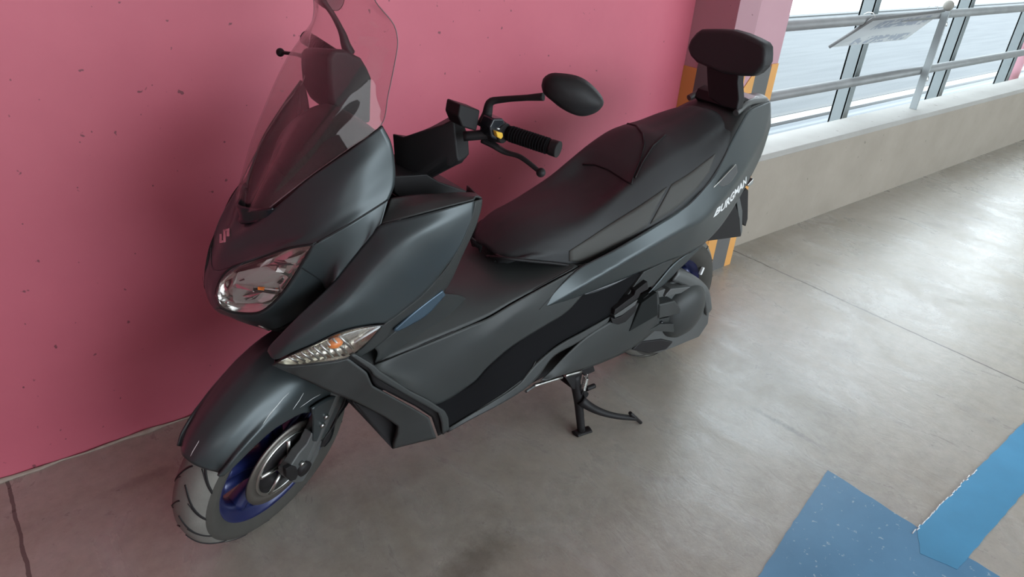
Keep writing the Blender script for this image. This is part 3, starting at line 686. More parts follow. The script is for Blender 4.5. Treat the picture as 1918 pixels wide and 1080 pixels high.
prism('footpeg_plate', [(1151, 591), (1195, 561), (1190, 571), (1165, 590), (1152, 595)], .218, .19, CAST, .001)
prism('footpeg_hook', [(1144, 594), (1151, 597), (1165, 592), (1195, 566), (1190, 584), (1172, 603), (1158, 608), (1147, 605)], .214, .19, BLACK, .002)
prism('rear_side_panel', [(1206, 509), (1259, 484), (1260, 493), (1224, 535), (1206, 543), (1180, 560), (1158, 578)], .198, .16, PLAST)
# stand bracket and lower rail pipe
prism('stand_bracket', [(1087, 693), (1112, 684), (1115, 695), (1095, 704)], .19, .10, BLACK)
tube('lower_pipe', PS([(1000, 722, .215), (1052, 706, .205)]), .0055, STEEL, bike)
tube('lower_pipe', PS([(1058, 703, .205), (1088, 695, .20)]), .0055, STEEL, bike)
tube('pipe_clip', PS([(985, 733, .225), (1002, 722, .215)]), .004, CAST, bike)

# ---- tail
U_ = PS([(1009, 579, .2), (1038, 545, .198), (1071, 513, .195), (1096, 495, .195), (1145, 470, .205), (1193, 442, .212), (1232, 418, .215), (1272, 392, .212), (1320, 347, .198), (1337, 327, .19), (1356, 290, .165), (1382, 240, .13), (1402, 208, .095), (1442, 190, .045)])
Cc = PS([(1009, 579, .2), (1045, 562, .21), (1090, 536, .222), (1135, 510, .23), (1190, 478, .236), (1240, 450, .238), (1285, 425, .236), (1310, 414, .232), (1330, 397, .225), (1352, 372, .212), (1378, 340, .188), (1405, 298, .15), (1428, 255, .10), (1443, 205, .045)])
Dd = PS([(1009, 579, .2), (1060, 562, .2), (1096, 549, .2), (1150, 528, .202), (1197, 509, .202), (1245, 490, .20), (1278, 478, .198), (1300, 467, .195), (1322, 452, .19), (1350, 422, .178), (1378, 380, .160), (1403, 335, .135), (1426, 288, .095), (1443, 235, .045)])
tailo = patch('tail_panel', [U_, Cc, Dd], PAINT, bike, nu=110, nv=21, sv=False)
patch('tail_lower_extension', [PS([(1350, 422, .178), (1322, 452, .190), (1296, 480, .193), (1270, 505, .193), (1241, 534, .192), (1213, 552, .190)]), PS([(1322, 450, .19), (1300, 468, .195), (1279, 480, .197), (1258, 497, .197), (1232, 528, .195), (1206, 558, .192)])], PAINT, bike, nu=40, nv=6)
# underside between lower edges
tu = [v for v in rs(Dd, 30)][12:]
patch('tail_underside', [tu, [Vector((v.x - .01, v.y * .35, v.z + .01)) for v in tu]], BLACK, bike, nu=30, nv=6)
tt = rs(U_, 40)[26:]
patch('tail_deck', [tt, [Vector((v.x, v.y * .5, v.z + .012)) for v in tt], [Vector((v.x, 0, v.z + .015)) for v in tt], [Vector((v.x, -v.y * .5, v.z + .012)) for v in tt], [flip(v) for v in tt]], PLAST, bike, nu=30, nv=16, mirror=False)
# rear lamp
patch('tail_lamp', [PS([(1335, 352, .2), (1350, 338, .196), (1365, 322, .186), (1379, 309, .178)]), PS([(1335, 352, .2), (1350, 350, .2), (1366, 343, .196), (1381, 322, .182)])], mat('tail_lamp_lens', (.09, .095, .10), .15, .3), bike, nu=20, nv=8, thick=.004)
hb = PS([(1336, 351, .203), (1352, 335, .198), (1378, 308, .18)]); tube('tail_lamp_trim', hb, .0022, STEEL, bike)
# plate holder, mudflap
prism('rear_fender', [(1322, 452), (1345, 425), (1378, 383), (1386, 408), (1388, 443)], .115, -.115, BLACK)
prism('plate_bracket', [(1380, 377), (1386, 370), (1391, 394), (1391, 432), (1388, 443), (1384, 408)], .10, -.10, CAST)
prism('plate_holder', [(1384, 371), (1398, 352), (1402, 356), (1401, 409), (1397, 424), (1392, 420), (1388, 385)], .075, -.075, BLACK)
prism('reflector', [(1400, 347), (1412, 334), (1411, 344), (1403, 350)], .08, .03, STEEL)

# ---- seat
def lerp_tab(tab, x):
    if x <= tab[0][0]: return tab[0][1]
    for (a, fa), (b_, fb) in zip(tab, tab[1:]):
        if x <= b_:
            t = (x - a) / (b_ - a); return fa + (fb - fa) * t
    return tab[-1][1]
ZC = [(.68, .712), (.72, .745), (.78, .778), (.88, .792), (.98, .802), (1.08, .818), (1.125, .834), (1.16, .872), (1.21, .945), (1.25, .968), (1.33, .972), (1.42, .982), (1.5, 1.0), (1.58, 1.014), (1.66, 1.0)]
ZS = [(.68, .700), (.72, .722), (.78, .750), (.88, .770), (.98, .792), (1.08, .842), (1.13, .866), (1.18, .894), (1.23, .916), (1.27, .934), (1.33, .946), (1.42, .954), (1.5, .972), (1.58, .984), (1.66, .972)]
WS = [(.68, .055), (.70, .085), (.76, .118), (.88, .135), (1.2, .138), (1.42, .132), (1.55, .115), (1.62, .09), (1.66, .06)]
seam = PS([(905, 476, -.02), (915, 478, .03), (940, 481, .085), (962, 484, .108), (968, 484, .112), (1000, 487, .13), (1030, 490, .145), (1096, 494, .168), (1150, 466, .186), (1193, 442, .202), (1232, 418, .212), (1272, 392, .212), (1300, 366, .206), (1320, 347, .198), (1337, 322, .186), (1350, 300, .172), (1366, 268, .145), (1376, 244, .118)])
seat_rows = []
for i, q in enumerate(seam):
    x = max(q.x, .682) + (.0 if i > 2 else .0); w = lerp_tab(WS, x); zs = lerp_tab(ZS, x); zc = lerp_tab(ZC, x)
    if i == 0: w, zs, zc = .045, .700, .712
    s_ = abs(q.y) if i else .035
    seat_rows.append([Vector((q.x if i > 1 else .69, -s_, q.z)), Vector((x, -(s_ * .55 + w * .45) - .004, q.z * .5 + zs * .5)), Vector((x, -w - .004, zs - .012)), Vector((x, -w * .90, zs + .004)), Vector((x, -w * .55, zc * .75 + zs * .25)), Vector((x, -w * .25, zc)), Vector((x, 0, zc))])
seat = patch('seat', seat_rows, SEATM, bike, nu=72, nv=120, sym=True, thick=.006)
SB = BVHTree.FromPolygons([v.co.copy() for v in seat.data.vertices], [tuple(p.vertices) for p in seat.data.polygons])
def seat_on(px, py, off=.004):
    r = bray(px, py); h_ = SB.ray_cast(CB, r)
    return None if h_[0] is None else h_[0] - r * off
for nm, tp, bt in (('seat_side_patch', [(1066, 470), (1100, 448), (1150, 415), (1200, 384), (1249, 350)], [(1066, 489), (1098, 488), (1140, 466), (1180, 443), (1212, 422)]),
                   ('seat_side_patch', [(1258, 345), (1290, 325), (1318, 304), (1340, 287)], [(1218, 419), (1258, 394), (1296, 362), (1328, 322)])):  # lighter grey patches laid on the lower seat sides
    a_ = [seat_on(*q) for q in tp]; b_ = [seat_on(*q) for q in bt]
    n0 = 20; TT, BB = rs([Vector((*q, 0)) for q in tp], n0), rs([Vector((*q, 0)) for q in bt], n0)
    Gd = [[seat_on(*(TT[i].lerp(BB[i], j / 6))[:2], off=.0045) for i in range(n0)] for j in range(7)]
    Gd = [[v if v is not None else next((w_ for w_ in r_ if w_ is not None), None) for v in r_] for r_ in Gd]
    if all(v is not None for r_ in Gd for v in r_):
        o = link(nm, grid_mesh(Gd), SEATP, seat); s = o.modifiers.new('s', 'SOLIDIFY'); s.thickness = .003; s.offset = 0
    else: print('seat patch missed')
bm = bmesh.new(); tube_bm(bm, PS([(912, 480, .03), (940, 483, .088), (968, 486, .115), (1030, 492, .148), (1096, 496, .172), (1150, 469, .19), (1203, 438, .208), (1280, 389, .211), (1320, 349, .199), (1350, 303, .174), (1374, 252, .132)]), .005, 8)
bm_obj('seat_base', bm, BLACK, bike)
# step bolster behind the rider
# ---- backrest and rack
bx = 1.60
pad = [(1311, 55), (1340, 55), (1368, 56.5), (1391, 63), (1412, 72), (1428, 80.5), (1433, 89), (1433.5, 103), (1432.5, 117), (1427, 128), (1417, 138), (1406, 143.5), (1384, 143), (1350, 138), (1319, 125), (1303, 118), (1291.5, 106), (1284.5, 90), (1291.5, 74), (1302, 61)]
def plate(name, px, x0, x1, m, bevel, tilt=.0, parent=bike):
    bm = bmesh.new(); A = [PX(a, b_, x0) for a, b_ in px]; c = sum(A, Vector()) / len(A)
    prism_bm(bm, A, [Vector((x1, c.y + (v.y - c.y) * 1.0, v.z)) for v in A]); return bm_obj(name, bm, m, parent, bevel=bevel)
plate('backrest_pad', pad, bx, bx + .055, SEATM, .014)
plate('backrest_bracket', [(1322, 118), (1384, 136), (1382, 155), (1384, 186), (1380, 206), (1352, 200), (1326, 182), (1324, 160)], bx + .01, bx + .045, BLACK, .006)
prism('rack', [(1379, 207), (1386, 190), (1398, 183), (1412, 190), (1402, 208), (1390, 222)], .09, -.09, BLACK)
prism('rack_plate', [(1395, 193), (1418, 180), (1430, 185), (1412, 197)], .06, -.06, mat('rack_silver', (.6, .62, .63), .3, .6))
tube('rack_arm', PS([(1378, 212, .10), (1400, 193, .09), (1432, 186, .05)]), .011, CAST, bike)
tube('rack_arm', [flip(v) for v in PS([(1378, 212, .10), (1400, 193, .09), (1432, 186, .05)])], .011, CAST, bike)
# ---- front wheel (steered)
def wheel_matrix(c, steer, camber):
    st, cb = math.radians(steer), math.radians(camber)
    xr = Vector((math.cos(st), math.sin(st), 0)); lat = Vector((-math.sin(st), math.cos(st), 0)); z = Vector((0, 0, 1))
    zz = z * math.cos(cb) - lat * math.sin(cb); l2 = lat * math.cos(cb) + z * math.sin(cb)
    M_ = Matrix((xr, l2, zz)).transposed().to_4x4(); M_.translation = c; return M_
def tyre(M_, R, Wd, rim):
    prof = []; k = 18
    for i in range(k + 1):
        a = -1 + 2 * i / k; y = a * Wd; r = R - (R * .155) * (abs(a) ** 2.6); prof.append((r, y))
    side = [(rim + .030, Wd * .99), (rim + .012, Wd * .86), (rim, Wd * .72)]
    full = [(r, -y) for r, y in reversed(side)] + prof + side
    bm = bmesh.new(); lathe_bm(bm, full, M_, 96, 0)
    for f in bm.faces: pass
    def tp(a, ang):                            # point on the tread
        y = a * Wd; r = R - (R * .155) * (abs(a) ** 2.6) - .0005; return M_ @ Vector((r * math.cos(ang), y, r * math.sin(ang)))
    for n_ in range(17):
        a0 = 2 * math.pi * n_ / 17
        for sg in (1, -1):
            o_ = a0 + (0 if sg > 0 else math.pi / 17)
            tube_bm(bm, [tp(sg * (.02 + .86 * t), o_ + .36 * t ** 1.3) for t in [k_ / 7 for k_ in range(8)]], .0034, 6, None, .6, 1, mi=1)
            tube_bm(bm, [tp(sg * (.35 + .55 * t), o_ + .16 + .22 * t ** 1.3) for t in [k_ / 5 for k_ in range(6)]], .0022, 6, None, .6, 1, mi=1)
    for f in bm.faces:
        if f.material_index == 0:
            lc = M_.inverted() @ f.calc_center_median()
            if abs(lc.y) > Wd * .93 or math.hypot(lc.x, lc.z) < R * .87: f.material_index = 2
    return bm_obj('tyre', bm, [TYRE, BLACK, SIDEW], bike, smooth=True)
FW = wheel_matrix(Vector((0.0, .022, .274)), 21, 12)
tyre(FW, .274, .060, .192)
def rimset(M_, r, w, nsp, name, disc=True):
    bm = bmesh.new()
    lathe_bm(bm, [(r + .008, -w), (r + .004, -w + .006), (r - .010, -w + .012), (r - .022, -w * .4), (r - .026, 0), (r - .022, w * .4), (r - .010, w - .012), (r + .004, w - .006), (r + .008, w), (r + .012, w - .004), (r + .006, 0), (r + .012, -w + .004)], M_, 80, closed=True)
    wh = bm_obj(name, bm, BLUE, bike, smooth=True)
    for k in range(nsp):
        a = 2 * math.pi * (k + .35) / nsp
        for d in (-.16, .16):
            bm = bmesh.new(); p0 = M_ @ Vector((.035 * math.cos(a + d * 2), -.018, .035 * math.sin(a + d * 2))); p1 = M_ @ Vector(((r - .02) * math.cos(a + d), -.004, (r - .02) * math.sin(a + d)))
            tube_bm(bm, [p0, p0.lerp(p1, .5), p1], [.024, .019, .026], 10, None, 1.0, 1.15); bm_obj('spoke', bm, BLUE, wh, smooth=True)
    bm = bmesh.new(); lathe_bm(bm, [(.001, -w * .9), (.036, -w * .9), (.040, -w * .5), (.040, w * .5), (.036, w * .9), (.001, w * .9)], M_, 40); bm_obj('hub', bm, CAST, wh, smooth=False)
    return wh
fwh = rimset(FW, .186, .048, 5, 'front_wheel')
# brake disc on the left
bm = bmesh.new(); lathe_bm(bm, [(.100, -.066), (.130, -.066), (.130, -.061), (.100, -.061)], FW, 96, closed=True); bd = bm_obj('brake_disc', bm, DISCM, bike, smooth=False)
bm = bmesh.new(); lathe_bm(bm, [(.093, -.069), (.101, -.069), (.101, -.060), (.093, -.060)], FW, 96, closed=True)
bm_obj('disc_rim', bm, STEEL, bd)
bm = bmesh.new(); lathe_bm(bm, [(.035, -.067), (.093, -.067), (.093, -.063), (.035, -.063)], FW, 96, closed=True); bm_obj('disc_carrier', bm, BLACK, bd)
bm = bmesh.new()
for k in range(5):
    a = 2 * math.pi * k / 5 + .2
    tube_bm(bm, [FW @ Vector((.03 * math.cos(a), -.071, .03 * math.sin(a))), FW @ Vector((.095 * math.cos(a + .15), -.069, .095 * math.sin(a + .15)))], .006, 8, 2)
bm_obj('carrier_spoke', bm, STEEL, bd)
bm = bmesh.new(); lathe_bm(bm, [(.001, -.078), (.026, -.078), (.030, -.070), (.030, -.05), (.001, -.05)], FW, 40); bm_obj('hub_cap', bm, STEEL, bd)
# fork lowers
def fk(x, y, z): return FW @ Vector((x, y, z))
def PW(px, py, y): return PL(px, py, FW, -y)
ax_dir = Vector((.42, 0, .91))
for sg in (1, -1):
    b0_ = fk(.035, -.088 * sg, -.01); t0 = fk(.20, -.088 * sg, .40)
    fl_ = tube('fork_leg', [b0_, b0_.lerp(t0, .35), b0_.lerp(t0, .7), t0], [.024, .025, .028, .026], CAST, bike, 16)
    bm = bmesh.new(); lathe_bm(bm, [(.001, -.02), (.022, -.02), (.022, .02), (.001, .02)], Matrix.Translation(fk(.02, -.098 * sg, -.005)) @ FW.to_3x3().to_4x4(), 20)
    bm_obj('axle_nut', bm, BLACK, fl_)
# lower clamp block left
def wprism(name, pts, y0, y1, m, bevel=.003, parent=bike):
    bm = bmesh.new(); prism_bm(bm, [fk(x, -y0, z) for x, z in pts], [fk(x, -y1, z) for x, z in pts]); return bm_obj(name, bm, m, parent, bevel=bevel)
def wpx(name, px, y0, y1, m, bevel=.004):
    bm = bmesh.new(); A = [PW(a, b_, y0) for a, b_ in px]; nn = FW.to_3x3() @ Vector((0, y0 - y1, 0)); prism_bm(bm, A, [v + nn for v in A]); return bm_obj(name, bm, m, bike, bevel=bevel)
wpx('axle_clamp', [(586, 810), (598, 822), (604, 826), (597, 850), (578, 885), (568, 902), (552, 905), (538, 897), (534, 885), (548, 868), (560, 850), (575, 832)], .108, .08, CAST, .005)
wpx('axle_bolt', [(536, 878), (546, 872), (556, 875), (560, 886), (555, 898), (545, 902), (537, 893)], .114, .10, BLACK, .003)
wpx('brake_caliper', [(604, 822), (612, 805), (622, 800), (622, 812), (616, 826), (606, 838), (598, 836)], .10, .05, BLACK, .004)
for k, (x, z) in enumerate(((611, 780), (604, 796), (566, 868))):
    bm = bmesh.new(); lathe_bm(bm, [(.001, -.004), (.007, -.004), (.007, .004), (.001, .004)], Matrix.Translation(PW(x, z, .113)) @ FW.to_3x3().to_4x4(), 16); bm_obj('caliper_bolt', bm, STEEL, bike)
tube('brake_hose', [PW(*q_, .095) for q_ in ((606, 834), (616, 822), (622, 806), (625, 790), (636, 772), (650, 752), (654, 738))], .0055, RUB, bike)
tube('sensor_cable', [PW(*q_, .10) for q_ in ((600, 836), (608, 820), (618, 806), (628, 788), (632, 775), (643, 757), (647, 742))], .0035, BLACK, bike)
# mudguard: saddle over the tyre with a skirt and fork cover
def fender():
    rows = []
    #        angle  crown R  far half-width, near skirt radius
    for ad, R_, w, rk in ((144, .292, .050, .262), (138, .298, .056, .254), (130, .302, .060, .247), (120, .306, .064, .241), (110, .314, .067, .234), (100, .326, .070, .222), (90, .340, .072, .212), (80, .352, .074, .196), (70, .360, .076, .185), (58, .360, .076, .185), (46, .350, .076, .200)):
        a = math.radians(ad); c_, s_ = math.cos(a), math.sin(a)
        def q(r, y): return fk(r * c_, y, r * s_)
        rf = R_ - (.016 + .0006 * (144 - ad))
        h_ = [q(rk, -w - .022), q((rk + R_) * .5, -w - .020), q(R_ - .028, -w - .008), q(R_ - .006, -w * .80), q(R_ + .010, -w * .36), q(R_ + .012, 0)]
        rows.append(h_ + [q(rf, w + .006), q((rf + R_) * .5, w + .006), q(R_ - .016, w + .002), q(R_ - .006, w * .80), q(R_ + .010, w * .36)][::-1])
    return patch('front_mudguard', rows, PAINT, bike, nu=70, nv=80, mirror=False, thick=.004)
fen = fender()
def forkcover(sg):
    rows = [[(583, 764), (600, 752), (620, 742), (645, 738)], [(586, 785), (602, 775), (618, 765), (638, 757)], [(586, 805), (600, 798), (614, 790), (628, 778)], [(585, 824), (593, 825), (603, 821), (616, 801)]]
    R_ = [[PW(a, b_, .108) for a, b_ in r] for r in rows]
    if sg < 0:
        Fi = FW.inverted(); R_ = [[FW @ (lambda l: Vector((l.x, -l.y, l.z)))(Fi @ v) for v in r] for r in R_]
    patch('fork_cover', R_, PAINT, bike, nu=16, nv=16, mirror=False, thick=.006)
forkcover(1); forkcover(-1)
# upper fork / steering stem inside the mudguard
tube('steering_stem', [fk(.13, 0, .33), Vector((.22, 0, .75)), Vector((.33, 0, 1.0))], [.05, .045, .035], BLACK, bike, 16)

# ---- rear wheel
RW = wheel_matrix(Vector((1.584, 0, .275)), 0, 0)
tyre(RW, .272, .074, .172)
rimset(RW, .166, .055, 5, 'rear_wheel')
# final-drive housing
cc = P(1293, 588, .20)
DM = Matrix.Translation(Vector((cc.x, -.20, cc.z)))
bm = bmesh.new(); lathe_bm(bm, [(.001, -.012), (.05, -.010), (.085, 0), (.108, .018), (.118, .04), (.120, .10)], DM, 64); bm_obj('transmission_dome', bm, PLAST, bike, smooth=True)
prism('transmission_case', [(1233, 545), (1262, 528), (1300, 528), (1322, 540), (1331, 575), (1328, 605), (1310, 632), (1290, 640), (1262, 652), (1235, 662), (1205, 661), (1180, 656), (1200, 632), (1225, 605)], .165, .08, CAST, .01)
prism('case_block', [(1235, 570), (1265, 563), (1276, 578), (1274, 587), (1256, 592), (1234, 597)], .205, .15, PLAST, .006)
prism('case_rib', [(1232, 546), (1247, 541), (1242, 554), (1234, 558)], .20, .15, CAST, .003)
prism('case_rib', [(1249, 550), (1257, 541), (1295, 537), (1276, 549), (1245, 556)], .20, .15, CAST, .003)
prism('case_ledge', [(1215, 619), (1236, 607), (1262, 606), (1263, 618), (1262, 622)], .20, .15, PLAST, .002)
prism('case_panel', [(1235, 598), (1262, 592), (1264, 616), (1232, 618)], .185, .15, PLAST, .002)
bm = bmesh.new(); c_ = P(1239.5, 604.5, .19); lathe_bm(bm, [(.001, -.003), (.007, -.003), (.008, .01), (.001, .01)], Matrix.Translation(c_), 16); bm_obj('case_bolt', bm, BGLOS, bike)
prism('case_foot', [(1185, 655), (1200, 640), (1240, 635), (1262, 640), (1248, 655), (1215, 663)], .17, .10, BLACK, .006)
# rear hugger / swingarm cap
h0 = PS([(1268, 508, .17), (1290, 517, .172), (1312, 529, .172), (1326, 545, .172), (1331, 575, .17)])
h1 = PS([(1262, 512, .12), (1285, 523, .12), (1305, 537, .12), (1317, 552, .12), (1322, 580, .12)])
patch('swingarm_cover', [[v + Vector((0, .06, .01)) for v in h0], h0, [v + Vector((-.02, -.0, -.03)) for v in h0]], CAST, bike, nu=30, nv=12, mirror=False, thick=.01)
bm = bmesh.new(); a = P(1314, 507, .07); box_bm(bm, Matrix.Translation(a) @ Matrix.Rotation(.3, 4, 'Y'), .012, .012, .032); bm_obj('wheel_weight', bm, WHITE, bike, bevel=.003)
# silencer on the far side and rear shock, engine block in the middle
tube('silencer', [V3(1.05, -.19, .30), V3(1.3, -.22, .32), V3(1.75, -.24, .42)], [.035, .055, .06], CAST, bike, 24)
hull('engine_block', [(.95, .30, .46, .10, .10), (1.1, .26, .52, .12, .12), (1.3, .22, .46, .13, .12), (1.45, .24, .38, .15, .12)], CAST)
tube('shock_absorber', [V3(1.52, -.17, .40), V3(1.40, -.15, .66)], .026, BLACK, bike)

# ---- centre stand
g0 = BMI @ G(1088, 806, .012)
def stand(sg):
    s = lambda v: v if sg > 0 else flip(v)
    foot = Vector((g0.x, -.215, .02)); top = P(1075, 700, .17)
    st_o = tube('centre_stand_leg', [s(top), s(top.lerp(foot, .45) + Vector((.004, 0, 0))), s(foot)], [.019, .0155, .014], BLACK, bike, 14)
    bm = bmesh.new(); prism_bm(bm, [s(v) for v in PS([(1054, 700, .185), (1092, 693, .185), (1084, 730, .19), (1072, 728, .19)])], [s(v) for v in PS([(1054, 700, .155), (1092, 693, .155), (1084, 730, .16), (1072, 728, .16)])]); bm_obj('stand_gusset', bm, BLACK, bike, bevel=.003)
    bm = bmesh.new(); tube_bm(bm, [s(foot + Vector((-.03, .0, -.002))), s(foot + Vector((0, 0, -.007))), s(foot + Vector((.035, -.01, -.004)))], .010, 10, None, .6, 1.7); bm_obj('stand_foot', bm, BLACK, st_o)
both(stand)
tube('stand_crossbar', [V3(g0.x + .03, .185, .14), V3(g0.x + .03, -.185, .14)], .012, BLACK, bike)
tg = PS([(1087, 748, .20), (1098, 757, .215), (1120, 769, .245), (1150, 778, .275), (1190, 783, .30)])
tube('stand_tang', tg, [.018, .014, .011, .010, .009], BLACK, bike)
bm = bmesh.new(); tube_bm(bm, PS([(1180, 773, .30), (1200, 791, .30)]), .0065, 8, 2); bm_obj('tang_pad', bm, BLACK, bike)
# coil springs
def coil(a, b_, R_, n_):
    bm = bmesh.new(); ax = (b_ - a); L = ax.length; ax.normalize(); u_ = ax.orthogonal().normalized(); w_ = ax.cross(u_)
    tube_bm(bm, [a + ax * (L * t / (n_ * 12)) + (u_ * math.cos(2 * math.pi * t / 12) + w_ * math.sin(2 * math.pi * t / 12)) * R_ for t in range(n_ * 12 + 1)], .0017, 6, n_ * 12 + 1, smooth=False)
    return bm_obj('stand_spring', bm, STEEL, bike)
coil(P(1098, 706, .20), P(1092, 729, .205), .0085, 9)
tube('spring_hook', PS([(1100, 700, .20), (1098, 706, .20)]), .003, STEEL, bike); tube('spring_hook', PS([(1092, 729, .205), (1089, 738, .20)]), .003, BLACK, bike)
tube('switch_stub', PS([(1098, 728, .17), (1113, 722, .17)]), .009, BLACK, bike)

# ---- handlebar group
def bar(sgn):
    f = (lambda v: v)
    if sgn > 0:
        gi, go = P(952, 249, .26), P(1046, 280, .375)
        cov = [V3(.38, .02, 1.14), P(800, 285, .10), P(845, 262, .165), P(868, 255, .20)]
    else:
        gi, go = P(637, 112, -.24), P(572, 70, -.36)
        cov = [V3(.38, -.02, 1.16), P(672, 175, -.10), P(655, 150, -.16), P(645, 130, -.20)]
    d = (go - gi).normalized()
    tube('handlebar', [cov[-1], gi, gi + d * .01], .011, BLACK, bike)
    gr = tube('grip', [gi, gi.lerp(go, .02), gi.lerp(go, .5), gi.lerp(go, .84)], [.0165, .0175, .0165, .0165], RUB, bike, 18)
    bm = bmesh.new()
    for k in range(14):
        c = gi.lerp(go, .06 + .054 * k); tube_bm(bm, [c, c + d * .003], .0182, 18, 2)
    bm_obj('grip_rib', bm, RUB, gr)
    tube('bar_end', [gi.lerp(go, .85), go], [.0175, .018], BLACK, bike, 20)
    return gi, go, d
giL, goL, dL = bar(1); giR, goR, dR = bar(-1)
# handlebar cover: blocky shroud, outlines by cross rings
def shroud(rings, name='handlebar_cover'):
    rows = [[Vector(v) for v in r] + [Vector(r[0])] for r in rings]
    n = 40; R_ = [rs(r, n, False) for r in rows]
    Gd = [r[:-1] for r in R_]
    me = grid_mesh(Gd, True); bm = bmesh.new(); bm.from_mesh(me); bm.verts.ensure_lookup_table()
    bm.faces.new([bm.verts[i] for i in range(n - 1)]); bm.faces.new([bm.verts[(len(Gd) - 1) * (n - 1) + i] for i in range(n - 1)][::-1])
    return bm_obj(name, bm, BLACK, bike, bevel=.004)
shroud([PS([(735, 250, .03), (760, 254, -.03), (780, 300, -.02), (770, 350, .04), (742, 345, .05)]),
        PS([(755, 256, .07), (790, 258, .0), (808, 300, .02), (800, 340, .08), (765, 345, .10)]),
        PS([(828, 234, .16), (850, 214, .14), (868, 254, .16), (868, 304, .18), (840, 314, .175)]),
        PS([(850, 222, .178), (864, 216, .16), (878, 254, .175), (880, 290, .19), (858, 304, .19)])])
def tprism(name, px, s_far, s_near, k_far, m, bev):
    A = PS([(a, b_, s_near) for a, b_ in px]); c = sum(A, Vector()) / len(A); Bq = [Vector((c.x - .045 + (v.x - c.x) * k_far, -s_far, c.z + .01 + (v.z - c.z) * k_far)) for v in A]
    bm = bmesh.new(); prism_bm(bm, A, Bq); return bm_obj(name, bm, m, bike, bevel=bev)
tprism('handlebar_cover', [(617, 108), (626, 92), (651, 93), (680, 108), (692, 128), (700, 147), (699, 168), (698, 205), (698, 235), (640, 232), (620, 190), (616, 140)], -.20, -.10, .7, BLACK, .012)
prism('inner_panel', [(736, 330), (800, 326), (822, 340), (846, 348), (872, 357), (884, 363), (830, 366), (750, 372), (738, 360)], .13, -.04, BLACK, .004)
# left: brake reservoir, switch housing with yellow switch, lever, mirror
prism('brake_reservoir', [(862, 195), (900, 207), (896, 232), (893, 246), (866, 238), (858, 218)], .235, .185, BLACK, .004)
sw = tube('switch_housing', [P(915, 240, .215), P(930, 244, .24), P(946, 250, .262)], [.026, .027, .022], BLACK, bike, 20)
prism('switch_panel', [(925, 222), (943, 222), (949, 236), (946, 254), (934, 264), (920, 258), (917, 238)], .262, .225, BGLOS, .004)
prism('yellow_switch', [(929, 246), (942, 249), (943, 256), (939, 261), (932, 257)], .272, .255, YEL, .002)
prism('button_mark', [(932, 240), (938, 241), (938, 243), (932, 242)], .265, .26, WHITE, 0)
def lever(pts, side):
    tube('brake_lever', pts, [.010, .009, .007, .0065, .006], BLACK, bike, 12, .7, 1.2)
    bm = bmesh.new(); bmesh.ops.create_uvsphere(bm, u_segments=18, v_segments=12, radius=.0105); bmesh.ops.transform(bm, matrix=Matrix.Translation(pts[-1]), verts=bm.verts); bm_obj('lever_ball', bm, BLACK, bike, smooth=True)
lever(PS([(905, 262, .22), (925, 272, .245), (945, 284, .265), (975, 294, .30), (1013, 323, .355)]), 1)
lever(PS([(622, 133, -.20), (603, 122, -.22), (585, 115, -.25), (560, 103, -.29), (525, 98, -.335)]), -1)
tube('mirror_stem', PS([(902, 238, .22), (912, 215, .22), (918, 192, .225), (935, 187, .24), (985, 183, .30), (1018, 181, .335)]), [.014, .011, .0075, .0065, .0065, .0085], BLACK, bike)
tube('mirror_stem', PS([(655, 100, -.19), (648, 85, -.19), (641, 62, -.195), (625, 30, -.21), (608, 5, -.22), (596, -15, -.23)]), [.014, .011, .0075, .0065, .0065, .0085], BLACK, bike)
mir = [(1014, 160), (1018, 146), (1032, 137), (1052, 137), (1078, 141), (1098, 150), (1118, 168), (1129, 184), (1129, 194), (1118, 205), (1100, 212), (1086, 213), (1068, 208), (1046, 196), (1026, 180), (1017, 172)]
def mirror_head(sgn):
    A = PS([(a, b_, .335 + (a - 1014) / 115 * .075) for a, b_ in mir])
    if sgn < 0:
        off = P(602, -20, -.26) - A[0]; A = [v.copy() for v in A]; c0_ = A[0].copy(); A = [Vector((v.x - c0_.x, -(v.y - c0_.y), v.z - c0_.z)) for v in A]; base_ = P(592, -22, -.235); A = [base_ + v + Vector((0, 0, -.005)) for v in A]
    c = sum(A, Vector()) / len(A); nrm_ = (A[4] - A[0]).cross(A[9] - A[0]).normalized()
    if nrm_.x > 0: nrm_ = -nrm_
    bm = bmesh.new(); rings = []
    for k, (sc_, of) in enumerate(((1.0, .0), (1.0, .008), (.93, .020), (.75, .030), (.45, .036), (.1, .038))):
        rings.append([bm.verts.new(c + (v - c) * sc_ + nrm_ * of) for v in rs(A + [A[0]], 49)[:-1]])
    for a, b_ in zip(rings, rings[1:]):
        for i in range(48): bm.faces.new((a[i], a[(i+1) % 48], b_[(i+1) % 48], b_[i]))
    bm.faces.new(rings[-1])
    h_ = bm_obj('mirror_housing', bm, BLACK, bike, smooth=True)
    bm = bmesh.new(); bm.faces.new([bm.verts.new(c + (v - c) * .97 - nrm_ * -.001) for v in rs(A + [A[0]], 49)[:-1]]); bm_obj('mirror_glass', bm, CHROME, h_)
    bm = bmesh.new()
mirror_head(1); mirror_head(-1)

